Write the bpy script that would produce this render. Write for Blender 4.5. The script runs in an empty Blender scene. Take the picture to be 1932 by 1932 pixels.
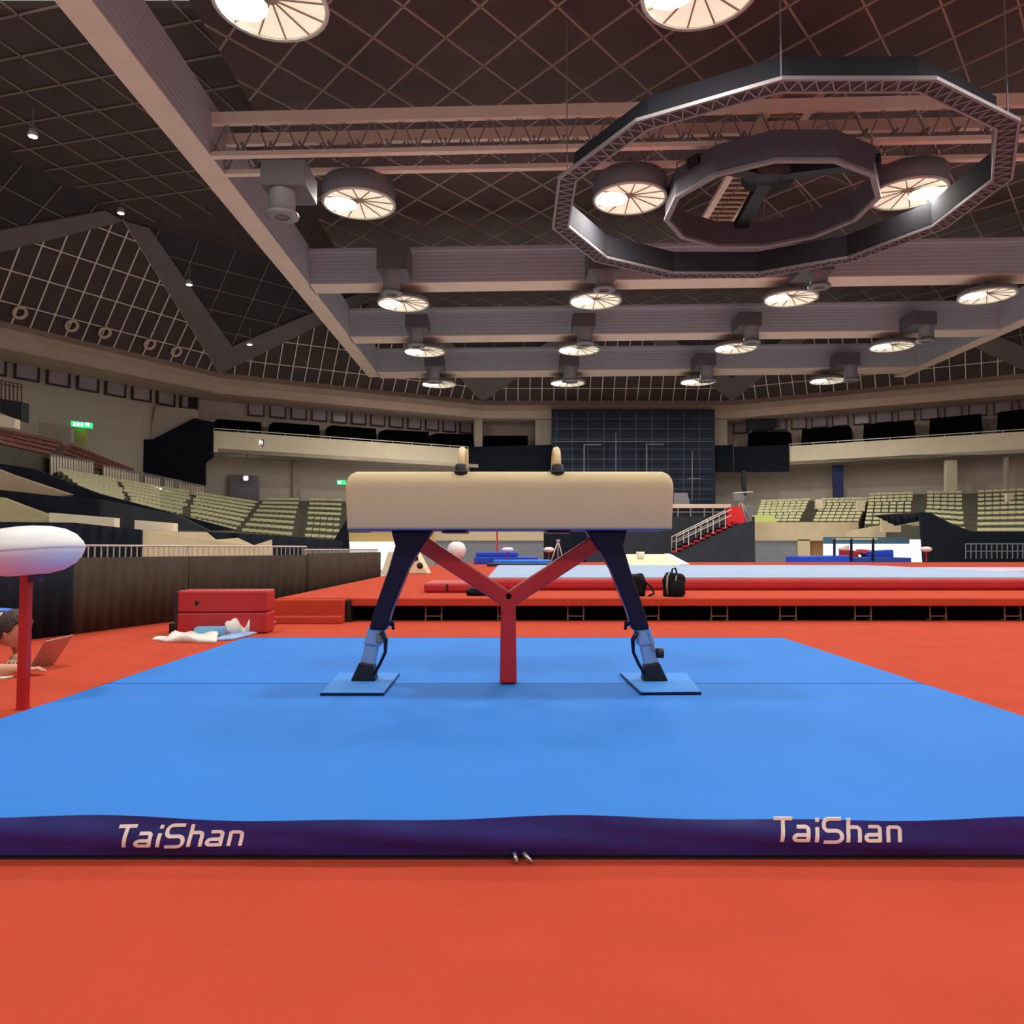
import bpy, bmesh, math, random
from math import sin, cos, pi, atan, radians as R
from mathutils import Vector as V, Matrix, Euler
random.seed(7)
SC = bpy.context.scene
COL = SC.collection
# ------------------------------------------------------------------ camera geometry
F = 1480.0
CZ = 0.767
PT = atan(70 / F)
def ray(px, py):
    dx = (px - 966) / F; dz = (966 - py) / F
    return V((dx, cos(PT) - dz * sin(PT), sin(PT) + dz * cos(PT)))
def at(px, py, Y):
    d = ray(px, py); t = Y / d.y
    return V((d.x * t, Y, CZ + d.z * t))
def atz(px, py, z):
    d = ray(px, py); t = (z - CZ) / d.z
    return V((d.x * t, d.y * t, z))
# ------------------------------------------------------------------ materials
def lin(c):
    out = []
    for v in c:
        v /= 255.0
        out.append(v / 12.92 if v <= .04045 else ((v + .055) / 1.055) ** 2.4)
    return out
MATS = {}
def mat(name, rgb, rough=.6, var=.06, scale=6, bump=0, bscale=60, metal=0, emit=None, estr=1, spec=.5, sheen=0):
    if name in MATS: return MATS[name]
    m = bpy.data.materials.new(name); m.use_nodes = True
    nt = m.node_tree; b = nt.nodes['Principled BSDF']
    c = lin(rgb)
    b.inputs['Roughness'].default_value = rough
    b.inputs['Metallic'].default_value = metal
    b.inputs['Specular IOR Level'].default_value = spec
    tc = nt.nodes.new('ShaderNodeTexCoord')
    n = nt.nodes.new('ShaderNodeTexNoise'); n.inputs['Scale'].default_value = scale
    n.inputs['Detail'].default_value = 3
    nt.links.new(tc.outputs['Object'], n.inputs['Vector'])
    r = nt.nodes.new('ShaderNodeValToRGB')
    r.color_ramp.elements[0].position = .3; r.color_ramp.elements[1].position = .7
    r.color_ramp.elements[0].color = [x * (1 - var) for x in c] + [1]
    r.color_ramp.elements[1].color = [min(1, x * (1 + var)) for x in c] + [1]
    nt.links.new(n.outputs['Fac'], r.inputs['Fac'])
    nt.links.new(r.outputs['Color'], b.inputs['Base Color'])
    if bump:
        n2 = nt.nodes.new('ShaderNodeTexNoise'); n2.inputs['Scale'].default_value = bscale
        nt.links.new(tc.outputs['Object'], n2.inputs['Vector'])
        bp = nt.nodes.new('ShaderNodeBump'); bp.inputs['Strength'].default_value = bump
        bp.inputs['Distance'].default_value = .02
        nt.links.new(n2.outputs['Fac'], bp.inputs['Height'])
        nt.links.new(bp.outputs['Normal'], b.inputs['Normal'])
    if emit:
        b.inputs['Emission Color'].default_value = lin(emit) + [1]
        b.inputs['Emission Strength'].default_value = estr
    MATS[name] = m
    return m
def wavemat(name, rgb, rough, scale, strength, direction='Z', var=.05):
    """painted metal / boards with fine parallel ribs"""
    m = mat(name, rgb, rough, var)
    nt = m.node_tree; b = nt.nodes['Principled BSDF']
    tc = nt.nodes.new('ShaderNodeTexCoord')
    w = nt.nodes.new('ShaderNodeTexWave'); w.bands_direction = direction; w.inputs['Scale'].default_value = scale
    nt.links.new(tc.outputs['Object'], w.inputs['Vector'])
    bp = nt.nodes.new('ShaderNodeBump'); bp.inputs['Strength'].default_value = strength; bp.inputs['Distance'].default_value = .03
    nt.links.new(w.outputs['Fac'], bp.inputs['Height']); nt.links.new(bp.outputs['Normal'], b.inputs['Normal'])
    return m
m_red   = mat('red_carpet', (192, 74, 52), .95, .07, 3, .25, 220, spec=.1)
m_arena = mat('arena_floor', (206, 208, 212), .7)
m_blue  = mat('blue_mat', (50, 126, 216), .75, .05, 1.6, .1, 260, spec=.2)
m_blue2 = mat('blue_pad', (74, 146, 230), .7, .04, 3, .08, 200, spec=.2)
m_navy  = mat('navy_vinyl', (36, 36, 122), .45, .15, 5, .5, 7)
m_blackfelt = mat('black_binding', (26, 20, 24), .9)
m_leather = mat('beige_leather', (210, 190, 148), .6, .03, 5, .06, 150, spec=.3)
m_wood  = mat('pale_wood', (226, 202, 150), .4, .12, 14)
m_void  = mat('shade_black', (8, 8, 11), 1, .2, 2, spec=.02)
m_blk   = mat('black_plastic', (14, 14, 18), .5, .1)
m_steelnavy = mat('navy_paint', (12, 17, 46), .35, .1, 4, spec=.3)
m_steelblue = mat('anodised_blue', (128, 160, 206), .3, .08, 8)
m_chrome = mat('steel', (190, 190, 195), .3, .05, metal=.9)
m_redpaint = mat('red_paint', (182, 34, 38), .35, .06, 5)
m_redvinyl = mat('red_vinyl', (186, 40, 44), .5, .06, 3, .1, 20)
m_white = mat('white_vinyl', (236, 236, 236), .45, .03)
m_text  = mat('white_print', (250, 238, 232), .7, .05)
m_drape = mat('black_cloth', (30, 33, 42), .95, .18, 2, .4, 6, spec=.1)
m_drape2 = mat('charcoal_cloth', (58, 60, 66), .95, .12, 2, .3, 6, spec=.1)
m_fencecloth = mat('brown_cloth', (70, 60, 52), .95, .15, 3, .3, 10, spec=.1)
m_beam  = wavemat('beam_cladding', (178, 176, 184), .6, 1.6, .18, 'Z')
m_beamlit = mat('beam_soffit_lit', (226, 198, 180), .6, .05, 1)  # paler than the cladding: floor and lamp light painted into beam undersides
m_roof  = mat('dark_roof', (84, 68, 66), .9, .16, .6)
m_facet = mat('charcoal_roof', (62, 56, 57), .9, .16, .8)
m_band  = mat('brown_soffit', (122, 110, 108), .9, .08, 1)
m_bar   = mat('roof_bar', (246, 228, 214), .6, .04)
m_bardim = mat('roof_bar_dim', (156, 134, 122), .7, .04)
m_wall  = wavemat('beige_wall', (192, 178, 164), .85, .55, .25, 'X')
m_ring  = mat('ring_fascia', (204, 176, 156), .7, .08, .7)
m_para  = mat('parapet', (242, 226, 196), .75, .05, .8)
m_beige = mat('beige_panel', (208, 186, 150), .8, .05, 2)
m_seat  = mat('pale_green_seat', (202, 198, 154), .5, .1, 2)
m_redseat = mat('maroon_seat', (150, 92, 82), .5, .18, 2)
m_conc  = mat('concrete_tier', (84, 80, 66), .9, .1, 2)
m_grey  = mat('grey_metal', (128, 124, 128), .5, .06)
m_dgrey = mat('dark_grey_metal', (122, 120, 128), .55, .08)
m_noz   = mat('nozzle_housing', (98, 90, 94), .6, .06)
m_rail  = mat('pale_rail', (206, 200, 190), .4, .03, metal=.2)
m_shut  = wavemat('grey_shutter', (128, 128, 138), .5, 2.2, .4, 'Z')
m_cream = mat('cream_mat', (232, 224, 186), .7, .04)
m_royal = mat('royal_blue_vinyl', (24, 70, 200), .45, .1, 2)
m_bright = mat('bright_blue_vinyl', (30, 124, 240), .45, .1, 2)
m_pale  = mat('pale_blue_carpet', (164, 184, 214), .9, .05, 2, .1, 150, spec=.1)
m_bag   = mat('black_nylon', (13, 15, 17), .7, .3, 6, .5, 14, spec=.2)
m_bagstrap = mat('grey_webbing', (150, 150, 150), .7)
m_skin  = mat('skin', (206, 156, 128), .5, .05)
m_hair  = mat('brown_hair', (62, 46, 40), .6, .25, 30, .6, 60)
m_shirt = mat('blue_shirt', (58, 120, 216), .8, .15, 8, .4, 20)
m_trouser = mat('dark_trousers', (30, 30, 40), .8)
m_lap   = mat('silver_lid_pink', (190, 150, 140), .35, .03, metal=.5)  # red carpet reflection tinted into the silver
m_screen = mat('laptop_screen', (30, 34, 44), .2)
m_cloth = mat('white_cloth', (234, 228, 218), .9, .05, 8, .4, 20)
m_sky   = mat('light_blue_plastic', (120, 190, 236), .4, .04)
m_brown = mat('brown_wood', (150, 110, 66), .6, .1, 4)
m_deep  = mat('deep_blue_cloth', (50, 60, 104), .8)
m_yel   = mat('yellow_door', (196, 182, 104), .6)
m_reflect = mat('lamp_reflector', (238, 230, 206), .5, .03, emit=(236, 226, 200), estr=.36)
m_hot   = mat('lamp_bulb', (255, 255, 255), .5, 0, emit=(255, 250, 240), estr=95)
m_exit  = mat('exit_lit', (60, 230, 150), .5, .3, 40, emit=(40, 205, 105), estr=.9)
m_exitw = mat('exit_glyph', (240, 255, 245), .5, 0, emit=(225, 255, 235), estr=1.1)
m_clock = mat('clock_face', (40, 46, 62), .4)
m_digit = mat('clock_digits', (245, 248, 255), .5, 0, emit=(240, 246, 255), estr=1.1)
m_spot  = mat('spot_glow', (255, 250, 240), .5, 0, emit=(255, 250, 240), estr=8)
m_lit   = mat('panel_glow', (236, 240, 240), .6, .04, 1, emit=(232, 240, 240), estr=.45)  # glow added so the white panels look lit
m_pane  = mat('clerestory_pane', (168, 152, 158), .3, .1, 1)
m_frame = mat('window_frame', (58, 46, 46), .6)
# ------------------------------------------------------------------ mesh building
class MB:
    def __init__(s): s.v = []; s.f = []; s.mi = []; s.cur = 0; s.smooth = []
    def add(s, vs, fs, smooth=False):
        o = len(s.v); s.v += [tuple(x) for x in vs]
        for f in fs:
            s.f.append([i + o for i in f]); s.mi.append(s.cur); s.smooth.append(smooth)
        return s
    def hexa(s, p):   # 8 points: bottom 4 ccw, top 4 ccw
        return s.add(p, [(3, 2, 1, 0), (4, 5, 6, 7), (0, 1, 5, 4), (1, 2, 6, 5), (2, 3, 7, 6), (3, 0, 4, 7)])
    def box(s, c, d, rz=0, rot=None):
        x, y, z = d[0] / 2, d[1] / 2, d[2] / 2
        m = rot if rot is not None else Matrix.Rotation(rz, 3, 'Z')
        c = V(c)
        return s.hexa([c + m @ V(q) for q in ((-x, -y, -z), (x, -y, -z), (x, y, -z), (-x, y, -z), (-x, -y, z), (x, -y, z), (x, y, z), (-x, y, z))])
    def b2(s, a, b):
        a = V(a); b = V(b)
        return s.box((a + b) / 2, (abs(b.x - a.x), abs(b.y - a.y), abs(b.z - a.z)))
    def bar(s, a, b, w, h=None, up=(0, 0, 1)):
        a = V(a); b = V(b); h = h or w
        d = (b - a)
        if d.length < 1e-6: return s
        d.normalize(); up = V(up)
        if abs(d.dot(up)) > .98: up = V((0, 1, 0))
        x = d.cross(up).normalized() * w / 2; y = x.cross(d).normalized() * h / 2
        return s.hexa([a - x - y, a + x - y, b + x - y, b - x - y, a - x + y, a + x + y, b + x + y, b - x + y])
    def tube(s, pts, r, n=8, caps=True):
        pts = [V(p) for p in pts]
        rs = r if isinstance(r, (list, tuple)) else [r] * len(pts)
        rings = []; prev = None
        for i, p in enumerate(pts):
            d = (pts[min(i + 1, len(pts) - 1)] - pts[max(i - 1, 0)]).normalized()
            if prev is None:
                u = V((0, 0, 1)) if abs(d.z) < .9 else V((1, 0, 0))
                x = d.cross(u).normalized()
            else:
                x = (prev - d * prev.dot(d)).normalized()
            prev = x; y = d.cross(x)
            rings.append([p + (x * cos(2 * pi * k / n) + y * sin(2 * pi * k / n)) * rs[i] for k in range(n)])
        vs = [q for g in rings for q in g]; fs = []
        for i in range(len(rings) - 1):
            for k in range(n):
                fs.append((i * n + k, i * n + (k + 1) % n, (i + 1) * n + (k + 1) % n, (i + 1) * n + k))
        if caps:
            fs.append(tuple(range(n - 1, -1, -1))); fs.append(tuple((len(rings) - 1) * n + k for k in range(n)))
        return s.add(vs, fs, True)
    def lathe(s, prof, c=(0, 0, 0), n=28, M=None):
        c = V(c); vs = []; fs = []
        for r, z in prof:
            for k in range(n):
                q = V((r * cos(2 * pi * k / n), r * sin(2 * pi * k / n), z))
                if M is not None: q = M @ q
                vs.append(c + q)
        for i in range(len(prof) - 1):
            for k in range(n):
                fs.append((i * n + k, i * n + (k + 1) % n, (i + 1) * n + (k + 1) % n, (i + 1) * n + k))
        return s.add(vs, fs, True)
    def prism(s, pts, off):
        """polygon pts extruded by vector off"""
        pts = [V(p) for p in pts]; off = V(off); n = len(pts)
        vs = pts + [p + off for p in pts]
        fs = [tuple(range(n - 1, -1, -1)), tuple(range(n, 2 * n))]
        fs += [(i, (i + 1) % n, n + (i + 1) % n, n + i) for i in range(n)]
        return s.add(vs, fs)
    def build(s, name, m, parent=None, loc=None, bevel=0, seg=2, tri=False):
        me = bpy.data.meshes.new(name)
        me.from_pydata(s.v, [], s.f)
        ms = m if isinstance(m, (list, tuple)) else [m]
        for q in ms: me.materials.append(q)
        me.polygons.foreach_set('material_index', s.mi)
        me.polygons.foreach_set('use_smooth', s.smooth)
        bm = bmesh.new(); bm.from_mesh(me)
        bmesh.ops.recalc_face_normals(bm, faces=bm.faces)
        bm.to_mesh(me); bm.free(); me.update()
        o = bpy.data.objects.new(name, me); COL.objects.link(o)
        if bevel:
            b = o.modifiers.new('bevel', 'BEVEL'); b.width = bevel; b.segments = seg; b.limit_method = 'ANGLE'; b.angle_limit = R(40)
            b.harden_normals = False
        if parent:
            o.parent = parent
            o.matrix_parent_inverse = Matrix.Translation(-parent.location) if parent.parent is None and parent.type == 'EMPTY' else Matrix.Identity(4)
        return o
def tag(o, label, cat, group=None, kind=None):
    o['label'] = label; o['category'] = cat
    if group: o['group'] = group
    if kind: o['kind'] = kind
    return o
def thing(name, label, cat, loc, group=None):
    o = bpy.data.objects.new(name, None); COL.objects.link(o); o.location = loc; o.empty_display_size = .1
    return tag(o, label, cat, group)
def struct(o): o['kind'] = 'structure'; return o
def copy_tree(o, delta, label):
    """copy an empty-rooted thing and each of its parts"""
    c = o.copy(); COL.objects.link(c); c.location = o.location + V(delta); c['label'] = label
    for ch in o.children:
        d = ch.copy(); COL.objects.link(d); d.parent = c; d.matrix_parent_inverse = ch.matrix_parent_inverse
        for g in ch.children:
            e = g.copy(); COL.objects.link(e); e.parent = d
    return c
def ipoly(pts, Y, thick, away=None):
    """outline given as image points at a real distance, extruded to a real thickness"""
    P = [at(p[0], p[1], p[2] if len(p) > 2 else Y) for p in pts]
    return MB().prism(P, away or (0, thick, 0))
zb = -.85
def low(p): return V((p.x, p.y, zb))
def ipoly_low(pts, Y, th): P = [at(q[0], q[1], Y) for q in pts]; return MB().prism(P + [low(P[-1]), low(P[0])], (0, th, 0))
ORD = ['first', 'second', 'third', 'fourth', 'fifth', 'sixth', 'seventh', 'eighth', 'ninth', 'tenth', 'eleventh', 'twelfth', 'thirteenth']
# ================================================================== SETTING: ground
b = MB().b2((-7, -6, -.84), (22, 8.9, 0))
struct(b.build('floor', m_red))
b = MB().b2((-62, -50, -1.0), (78, 100, -.85))
struct(b.build('floor', m_arena))
# ================================================================== SETTING: round hall
C0 = V((8.54, 28.0, 0)); RV = 43.3; RW = 46.8
ZV = CZ + 13.3; ZP = CZ + 19.9
def pol(r, deg, z): return V((C0.x + r * cos(R(deg)), C0.y + r * sin(R(deg)), z))
NEAR = (0, 8, 9, 10)   # the side behind the viewer stays open: left out to let added sky fill in
WN = {2: 'wall_right', 3: 'wall_far_right', 4: 'wall_far', 5: 'wall_far_left', 6: 'wall_left'}
CHN = {}
def chord(k, r):   # chord k between vertices at 30k-45 and 30k-15  (k=4 -> 75..105, the far one)
    return pol(r, 30 * k - 45, 0), pol(r, 30 * k - 15, 0)
for k in range(12):
    if k in NEAR: continue
    a, c = chord(k, RW)
    nrm = ((a + c) / 2 - C0).normalized()
    nm = WN.get(k, 'wall_near')
    p = [V((a.x, a.y, -.86)), V((c.x, c.y, -.86)), V((c.x, c.y, CZ + 13.4)), V((a.x, a.y, CZ + 13.4))]
    struct(MB().prism(p, nrm * .4).build(nm, m_wall))
# ring fascia (a round concrete band under the roof)
b = MB()
for k in range(12):
    if k in NEAR: continue
    n = 4
    for i in range(n):
        t0 = 30 * k - 45 + 30 * i / n; t1 = t0 + 30 / n
        rr = lambda t: RV * cos(R(15)) / cos(R(((t + 45) % 30) - 15))
        r0, r1 = rr(t0), rr(t1)
        z0, z1 = CZ + 11.7, ZV
        prof = [(0.0, z1), (-.45, z1 - .5), (-.5, z1 - 1.0), (-.1, z0), (4.0, z0), (4.0, z1 + .1), (.3, z1 + .1)]
        for (e0, y0), (e1, y1) in zip(prof, prof[1:] + prof[:1]):
            b.add([pol(r0 + e0, t0, y0), pol(r1 + e0, t1, y0), pol(r1 + e1, t1, y1), pol(r0 + e1, t0, y1)], [(0, 1, 2, 3)])
struct(b.build('trim_1', m_ring))
# folded roof: twelve gables round the ring, charcoal facets between them
def gable(k):
    A = pol(RV, 30 * k - 45, ZV); B = pol(RV, 30 * k - 15, ZV); P = pol(37.0, 30 * k - 30, ZP)
    return A, B, P
vis = [2, 3, 4, 5, 6, 7]
for k in range(12):
    if k in NEAR: continue
    A, B, P = gable(k)
    nrm = (B - A).cross(P - A).normalized()
    if nrm.dot(C0 - A) < 0: nrm = -nrm
    o = MB().prism([A, B, P], -nrm * .25).build('ceiling', m_roof); struct(o)
    if k in vis:
        g = MB(); M = (A + B) / 2; off = nrm * .06
        for e0, e1 in ((A, P), (B, P)):
            g.bar(e0 + off, e1 + off, .09, .09)
        n = 21
        for i in range(1, n):
            t = i / n; q = A.lerp(B, t)
            hgt = 1 - abs(2 * t - 1)
            g.bar(q + off, q + (P - M) * hgt + off, .075, .06)
        for t in (.15, .38, .62, .88):
            g.bar(A.lerp(P, t) + off, B.lerp(P, t) + off, .08, .06)
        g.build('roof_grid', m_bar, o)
for k in range(12):
    if k in NEAR or (k + 1) % 12 in NEAR: continue
    A, B, P = gable(k); _, _, P2 = gable(k + 1)   # shared valley vertex B
    nrm = (P2 - P).cross(B - P).normalized()
    if nrm.dot(V((C0.x, C0.y, 8)) - B) < 0: nrm = -nrm
    o = MB().prism([P, P2, B], -nrm * .25).build('ceiling', m_facet); struct(o)
    if k in vis:
        off = nrm * .05; M = (P + P2) / 2
        g = MB()
        for t in (.2, .36, .52, .68, .84):
            g.bar(B.lerp(P, t) + off, B.lerp(P2, t) + off, .045, .045)
        for i in range(-3, 4):
            t = .5 + i * .13
            q = P.lerp(P2, t)
            reach = 1 - abs(2 * t - 1)
            g.bar(q + off, q + (B - M) * reach * .96 + off, .045, .045)
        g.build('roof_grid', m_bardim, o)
        s = MB()
        for e in (P, P2):
            d = (M - B).normalized(); w = (M - e).normalized() * 1.5
            s.prism([B + off, e + off, e + w + off, B + d * 2.6 + off], nrm * .12)
        s.build('roof_soffit', m_band, o)
# flat inner roof with a diagonal lattice below it
pr = [pol(37.0, 30 * k, ZP) for k in range(12) if k not in (7, 8, 9, 10, 11)]
o = struct(MB().prism(pr, (0, 0, .3)).build('ceiling', m_roof))
SH = -.042
def sy(x, y): return y + SH * (x - 4)
ZB = 13.93
g = MB()
x0, x1, y0, y1 = -9.5, 29.0, 14.0, 58.0
zl = CZ + 16.2
step = 2.3
t = -60
def clip(xa, ya, dx, dy):
    lo, hi = -200, 200
    for p, d, mn, mx in ((xa, dx, x0, x1), (ya, dy, y0, y1)):
        a, c = (mn - p) / d, (mx - p) / d
        lo = max(lo, min(a, c)); hi = min(hi, max(a, c))
    return lo, hi
i = 0
t = -40.0
while t < 100:
    for dx, dy, bx in ((1, 1.25, t - 30), (-1, 1.25, t)):
        lo, hi = clip(bx, y0, dx, dy)
        if hi - lo > .5:
            a = V((bx + dx * lo, y0 + dy * lo, zl)); c = V((bx + dx * hi, y0 + dy * hi, zl))
            g.bar(a, c, .055, .055)
    t += step
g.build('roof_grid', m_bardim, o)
g = MB()
for i in range(14):
    for a0, dr in ((165, 75), (75, 165)):
        c_ = V((-21, 30, ZP - .06)) + V((cos(R(a0)), sin(R(a0)), 0)) * (i - 6.5) * 2.0
        e_ = V((cos(R(dr)), sin(R(dr)), 0))
        pts = [c_ + e_ * t_ for t_ in range(-16, 17) if (c_ + e_ * t_).x < -10.5 and all(((c_ + e_ * t_) - V((C0.x, C0.y, ZP - .06))).dot(V((cos(R(15 + 30 * m_)), sin(R(15 + 30 * m_)), 0))) < 37.0 * cos(R(15)) for m_ in range(12))]
        if len(pts) > 1: g.bar(pts[0], pts[-1], .06, .06)
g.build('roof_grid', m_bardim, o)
# roof deck above the lattice, carried by the beams
struct(MB().b2((-10, 13.5, CZ + 17.0), (29.6, 60, CZ + 17.2)).build('ceiling', m_roof))
for x in (-9.3, -1, 4.2, 14, 19, 24.0):
    pass
# long and cross beams
XL0, XL1 = atz(690, 712, ZB).x, atz(705, 712, ZB).x
XL0, XL1 = -11.0, -10.1
XR0, XR1 = 29.3, 30.2
HB = 1.55
def beam(name, p, q, w0, w1, h=HB):
    pass
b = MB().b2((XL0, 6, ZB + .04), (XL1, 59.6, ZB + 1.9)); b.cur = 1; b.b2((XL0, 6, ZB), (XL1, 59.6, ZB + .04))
struct(b.build('ceiling_beam', [m_beam, m_beamlit]))
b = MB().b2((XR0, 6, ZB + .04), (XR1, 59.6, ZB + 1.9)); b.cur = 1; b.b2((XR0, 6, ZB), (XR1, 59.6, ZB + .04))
struct(b.build('ceiling_beam', [m_beam, m_beamlit]))
rows = []
for (ya, yb) in ((530, 548), (632, 645), (700, 712)):
    P = atz(760, ya - 1, ZB); Q = atz(760, yb - 1, ZB); rows.append((P.y, Q.y))
BY = []
for (ya, yb) in rows:
    BY.append((ya, yb))
    b = MB()
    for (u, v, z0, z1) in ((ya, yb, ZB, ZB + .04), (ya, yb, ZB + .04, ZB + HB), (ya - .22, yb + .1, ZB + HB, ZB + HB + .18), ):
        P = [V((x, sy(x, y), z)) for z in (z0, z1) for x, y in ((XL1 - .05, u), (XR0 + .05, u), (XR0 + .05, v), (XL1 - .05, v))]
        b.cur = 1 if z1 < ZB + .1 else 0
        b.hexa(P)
    struct(b.build('ceiling_beam', [m_beam, m_beamlit]))
# nearest beam: an open truss girder with two pale bottom chords
ta, tb = atz(760, 281, ZB).y, atz(760, 316, ZB).y
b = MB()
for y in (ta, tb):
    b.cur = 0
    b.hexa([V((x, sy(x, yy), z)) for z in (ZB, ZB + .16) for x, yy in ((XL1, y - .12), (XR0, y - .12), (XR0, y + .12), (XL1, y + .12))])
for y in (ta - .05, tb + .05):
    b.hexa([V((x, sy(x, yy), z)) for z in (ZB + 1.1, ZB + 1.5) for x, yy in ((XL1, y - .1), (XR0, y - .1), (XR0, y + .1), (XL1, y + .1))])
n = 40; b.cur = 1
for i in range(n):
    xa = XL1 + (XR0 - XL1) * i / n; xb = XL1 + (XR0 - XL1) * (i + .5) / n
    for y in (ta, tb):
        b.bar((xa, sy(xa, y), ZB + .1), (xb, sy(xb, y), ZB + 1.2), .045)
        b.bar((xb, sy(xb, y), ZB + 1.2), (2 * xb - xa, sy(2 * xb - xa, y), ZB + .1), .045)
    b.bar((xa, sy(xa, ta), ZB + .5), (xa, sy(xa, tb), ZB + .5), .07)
struct(b.build('ceiling_beam', [m_beamlit, m_band]))
# ================================================================== lamps
LX = [-5.53, 4.2, 13.9, 23.43]
LY = [27.4, 38.95, 48.65, 58.5]
ZL = CZ + 12.46
LR = 1.27
def make_lamp(loc, label, hot, dh):
    r = thing('ceiling_lamp', label, 'ceiling lamp', loc, 'round ceiling lamps in the roof grid')
    l = V(loc)
    MB().lathe([(LR, 0), (LR + .03, .05), (LR + .03, dh), (LR * .8, dh + .1), (.02, dh + .12)], l, 32).build('drum', m_dgrey, r)
    MB().bar(l + V((0, 0, dh + .1)), l + V((0, 0, 1.47)), .12).build('stem', m_dgrey, r)
    ref = MB().lathe([(LR - .01, .01), (LR * .6, .1), (LR * .25, .16), (.02, .18)], l, 24).build('reflector', m_reflect, r)
    rb = MB()
    for k in range(12):
        a = 2 * pi * k / 12
        d = V((cos(a), sin(a), 0))
        rb.bar(l + d * .16 + V((0, 0, .12)), l + d * (LR - .03) + V((0, 0, -.0)), .035, .03)
    rb.lathe([(.01, .1), (.16, .1), (.17, .15), (.01, .16)], l, 14)
    rb.build('rib', m_bardim, ref)
    MB().lathe([(LR - .05, -.03), (LR + .05, -.03), (LR + .05, .05), (LR - .05, .05), (LR - .05, -.03)], l).build('rim', m_rail, r)
    q = l + V((hot * .66, .03, 0))
    # shallow bulb glass facing down, cap added to keep its light off the self-lit dish
    MB().lathe([(.01, -.012), (.40, -.010), (.54, -.005), (.56, .0)], q, 24).build('bulb', m_hot, r)
    MB().lathe([(.57, .0), (.57, .012), (.01, .02)], q, 24).build('bulb_shield', m_rail, r)
    return r
rowname = ['nearest row', 'second row from the front', 'third row from the front', 'farthest row']
colname = ['leftmost', 'second from the left', 'third from the left', 'rightmost']
lampL = {}
for ri, y in enumerate([-6.2, 6.8, 17.0] + LY):
    for ci, x in enumerate(LX):
        rn = rowname[ri - 3] if ri >= 3 else 'row behind the viewer'
        lab = f'round drum ceiling lamp, {colname[ci]} in the {rn}'
        if ri == 3 and ci == 3: lab = 'round drum ceiling lamp in the nearest row, past the right picture edge'
        if ri < 3: lab = 'round drum ceiling lamp overhead, nearer than the open truss beam'
        hot = 1 if (ri == 3 and ci == 2) else -1
        loc = V((x, sy(x, y), ZL)); key = (hot, ri > 3)
        if key not in lampL: lampL[key] = make_lamp(loc, lab, hot, .22 if ri > 3 else .72)
        else: copy_tree(lampL[key], loc - lampL[key].location, lab)
# ================================================================== air nozzles hung on the beams
def nozzle(px, y0, y1, y2, w, dw, Y, Yb, label):
    """px: centre; y0..y1 housing, y1..y2 duct; w, dw: widths in image units at distance Y"""
    r = thing('air_nozzle', label, 'air nozzle', at(px, y2, Y), 'air nozzles on the roof beams')
    s = Y / F
    a = at(px - w / 2, y1, Y); c = at(px + w / 2, y0, Y)
    MB().hexa([V((a.x, Y, a.z)), V((c.x, Y, a.z)), V((c.x, Yb, a.z)), V((a.x, Yb, a.z)), V((a.x, Y, c.z)), V((c.x, Y, c.z)), V((c.x, Yb, c.z)), V((a.x, Yb, c.z))]).build('housing', m_noz, r, bevel=.03)
    Yc = Y + dw * s * .6
    q = at(px, y1, Yc); q2 = at(px, y2, Yc); rad = dw * s / 2
    MB().lathe([(rad, q.z + .2), (rad, q2.z + .05), (rad * .62, q2.z + .03), (rad * .62, q.z - .1)], V((q.x, Yc, 0)), 20).build('duct', m_grey, r)
    MB().lathe([(rad * .62, q2.z), (rad * 1.3, q2.z), (rad * 1.3, q2.z + .1), (rad, q2.z + .12), (rad * .62, q2.z + .06)], V((q.x, Yc, 0)), 20).build('outlet_ring', m_grey, r)
nozzle(533, 300, 348, 410, 86, 50, 23.5, 25.0, 'large grey air nozzle at the left end of the nearest beam')
for px, lab in ((739, 'left of'), (1140, 'under the ring on'), (1545, 'right of the rings on')):
    nozzle(px, 452, 508, 556 if px < 800 else (548 if px < 1200 else 543), 58, 33, 35.3, 37.2, f'grey air nozzle hung {lab} the second beam')
for i, px in enumerate((785, 1103, 1417, 1747)):
    nozzle(px, 592 - i * 2, 618 - i * 2, 654 - i * 3, 42, 28, 45.0, 46.8, f'grey air nozzle on the third beam, {colname[i]} of four')
for i, px in enumerate((818, 1075, 1333, 1605)):
    nozzle(px, 668 - i, 691 - i, 722 - i, 36, 24, 54.5, 56.5, f'grey air nozzle on the farthest beam, {colname[i]} of four')
# ================================================================== hanging truss rings
def ring_pts(cx, cy, r, z, n, ph): return [V((cx + r * cos(ph + 2 * pi * k / n), cy + r * sin(ph + 2 * pi * k / n), z)) for k in range(n)]
ZR = CZ + 11.2
cx, cy, rad = 8.26, 25.0, 7.07
r = thing('lighting_ring', 'large twelve sided dark truss ring hung under the roof', 'lighting ring', (cx, cy, ZR))
def band(mb, n, ri, ro, z0, z1, cx, cy, ph):
    a = ring_pts(cx, cy, ri, z0, n, ph); b_ = ring_pts(cx, cy, ro, z0, n, ph); c = ring_pts(cx, cy, ro, z1, n, ph); d = ring_pts(cx, cy, ri, z1, n, ph)
    for k in range(n):
        j = (k + 1) % n
        mb.add([a[k], b_[k], c[k], d[k], a[j], b_[j], c[j], d[j]], [(0, 1, 5, 4), (1, 2, 6, 5), (2, 3, 7, 6), (3, 0, 4, 7)])
    return mb
PH = pi / 12
band(MB(), 12, rad - .52, rad, ZR, ZR + .07, cx, cy, PH).build('truss_deck', mat('truss_deck_dark', (62, 56, 58), .8), r)
e = MB(); band(e, 12, rad - .04, rad + .04, ZR - .05, ZR + .04, cx, cy, PH); band(e, 12, rad - .56, rad - .49, ZR - .05, ZR + .04, cx, cy, PH)
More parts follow.
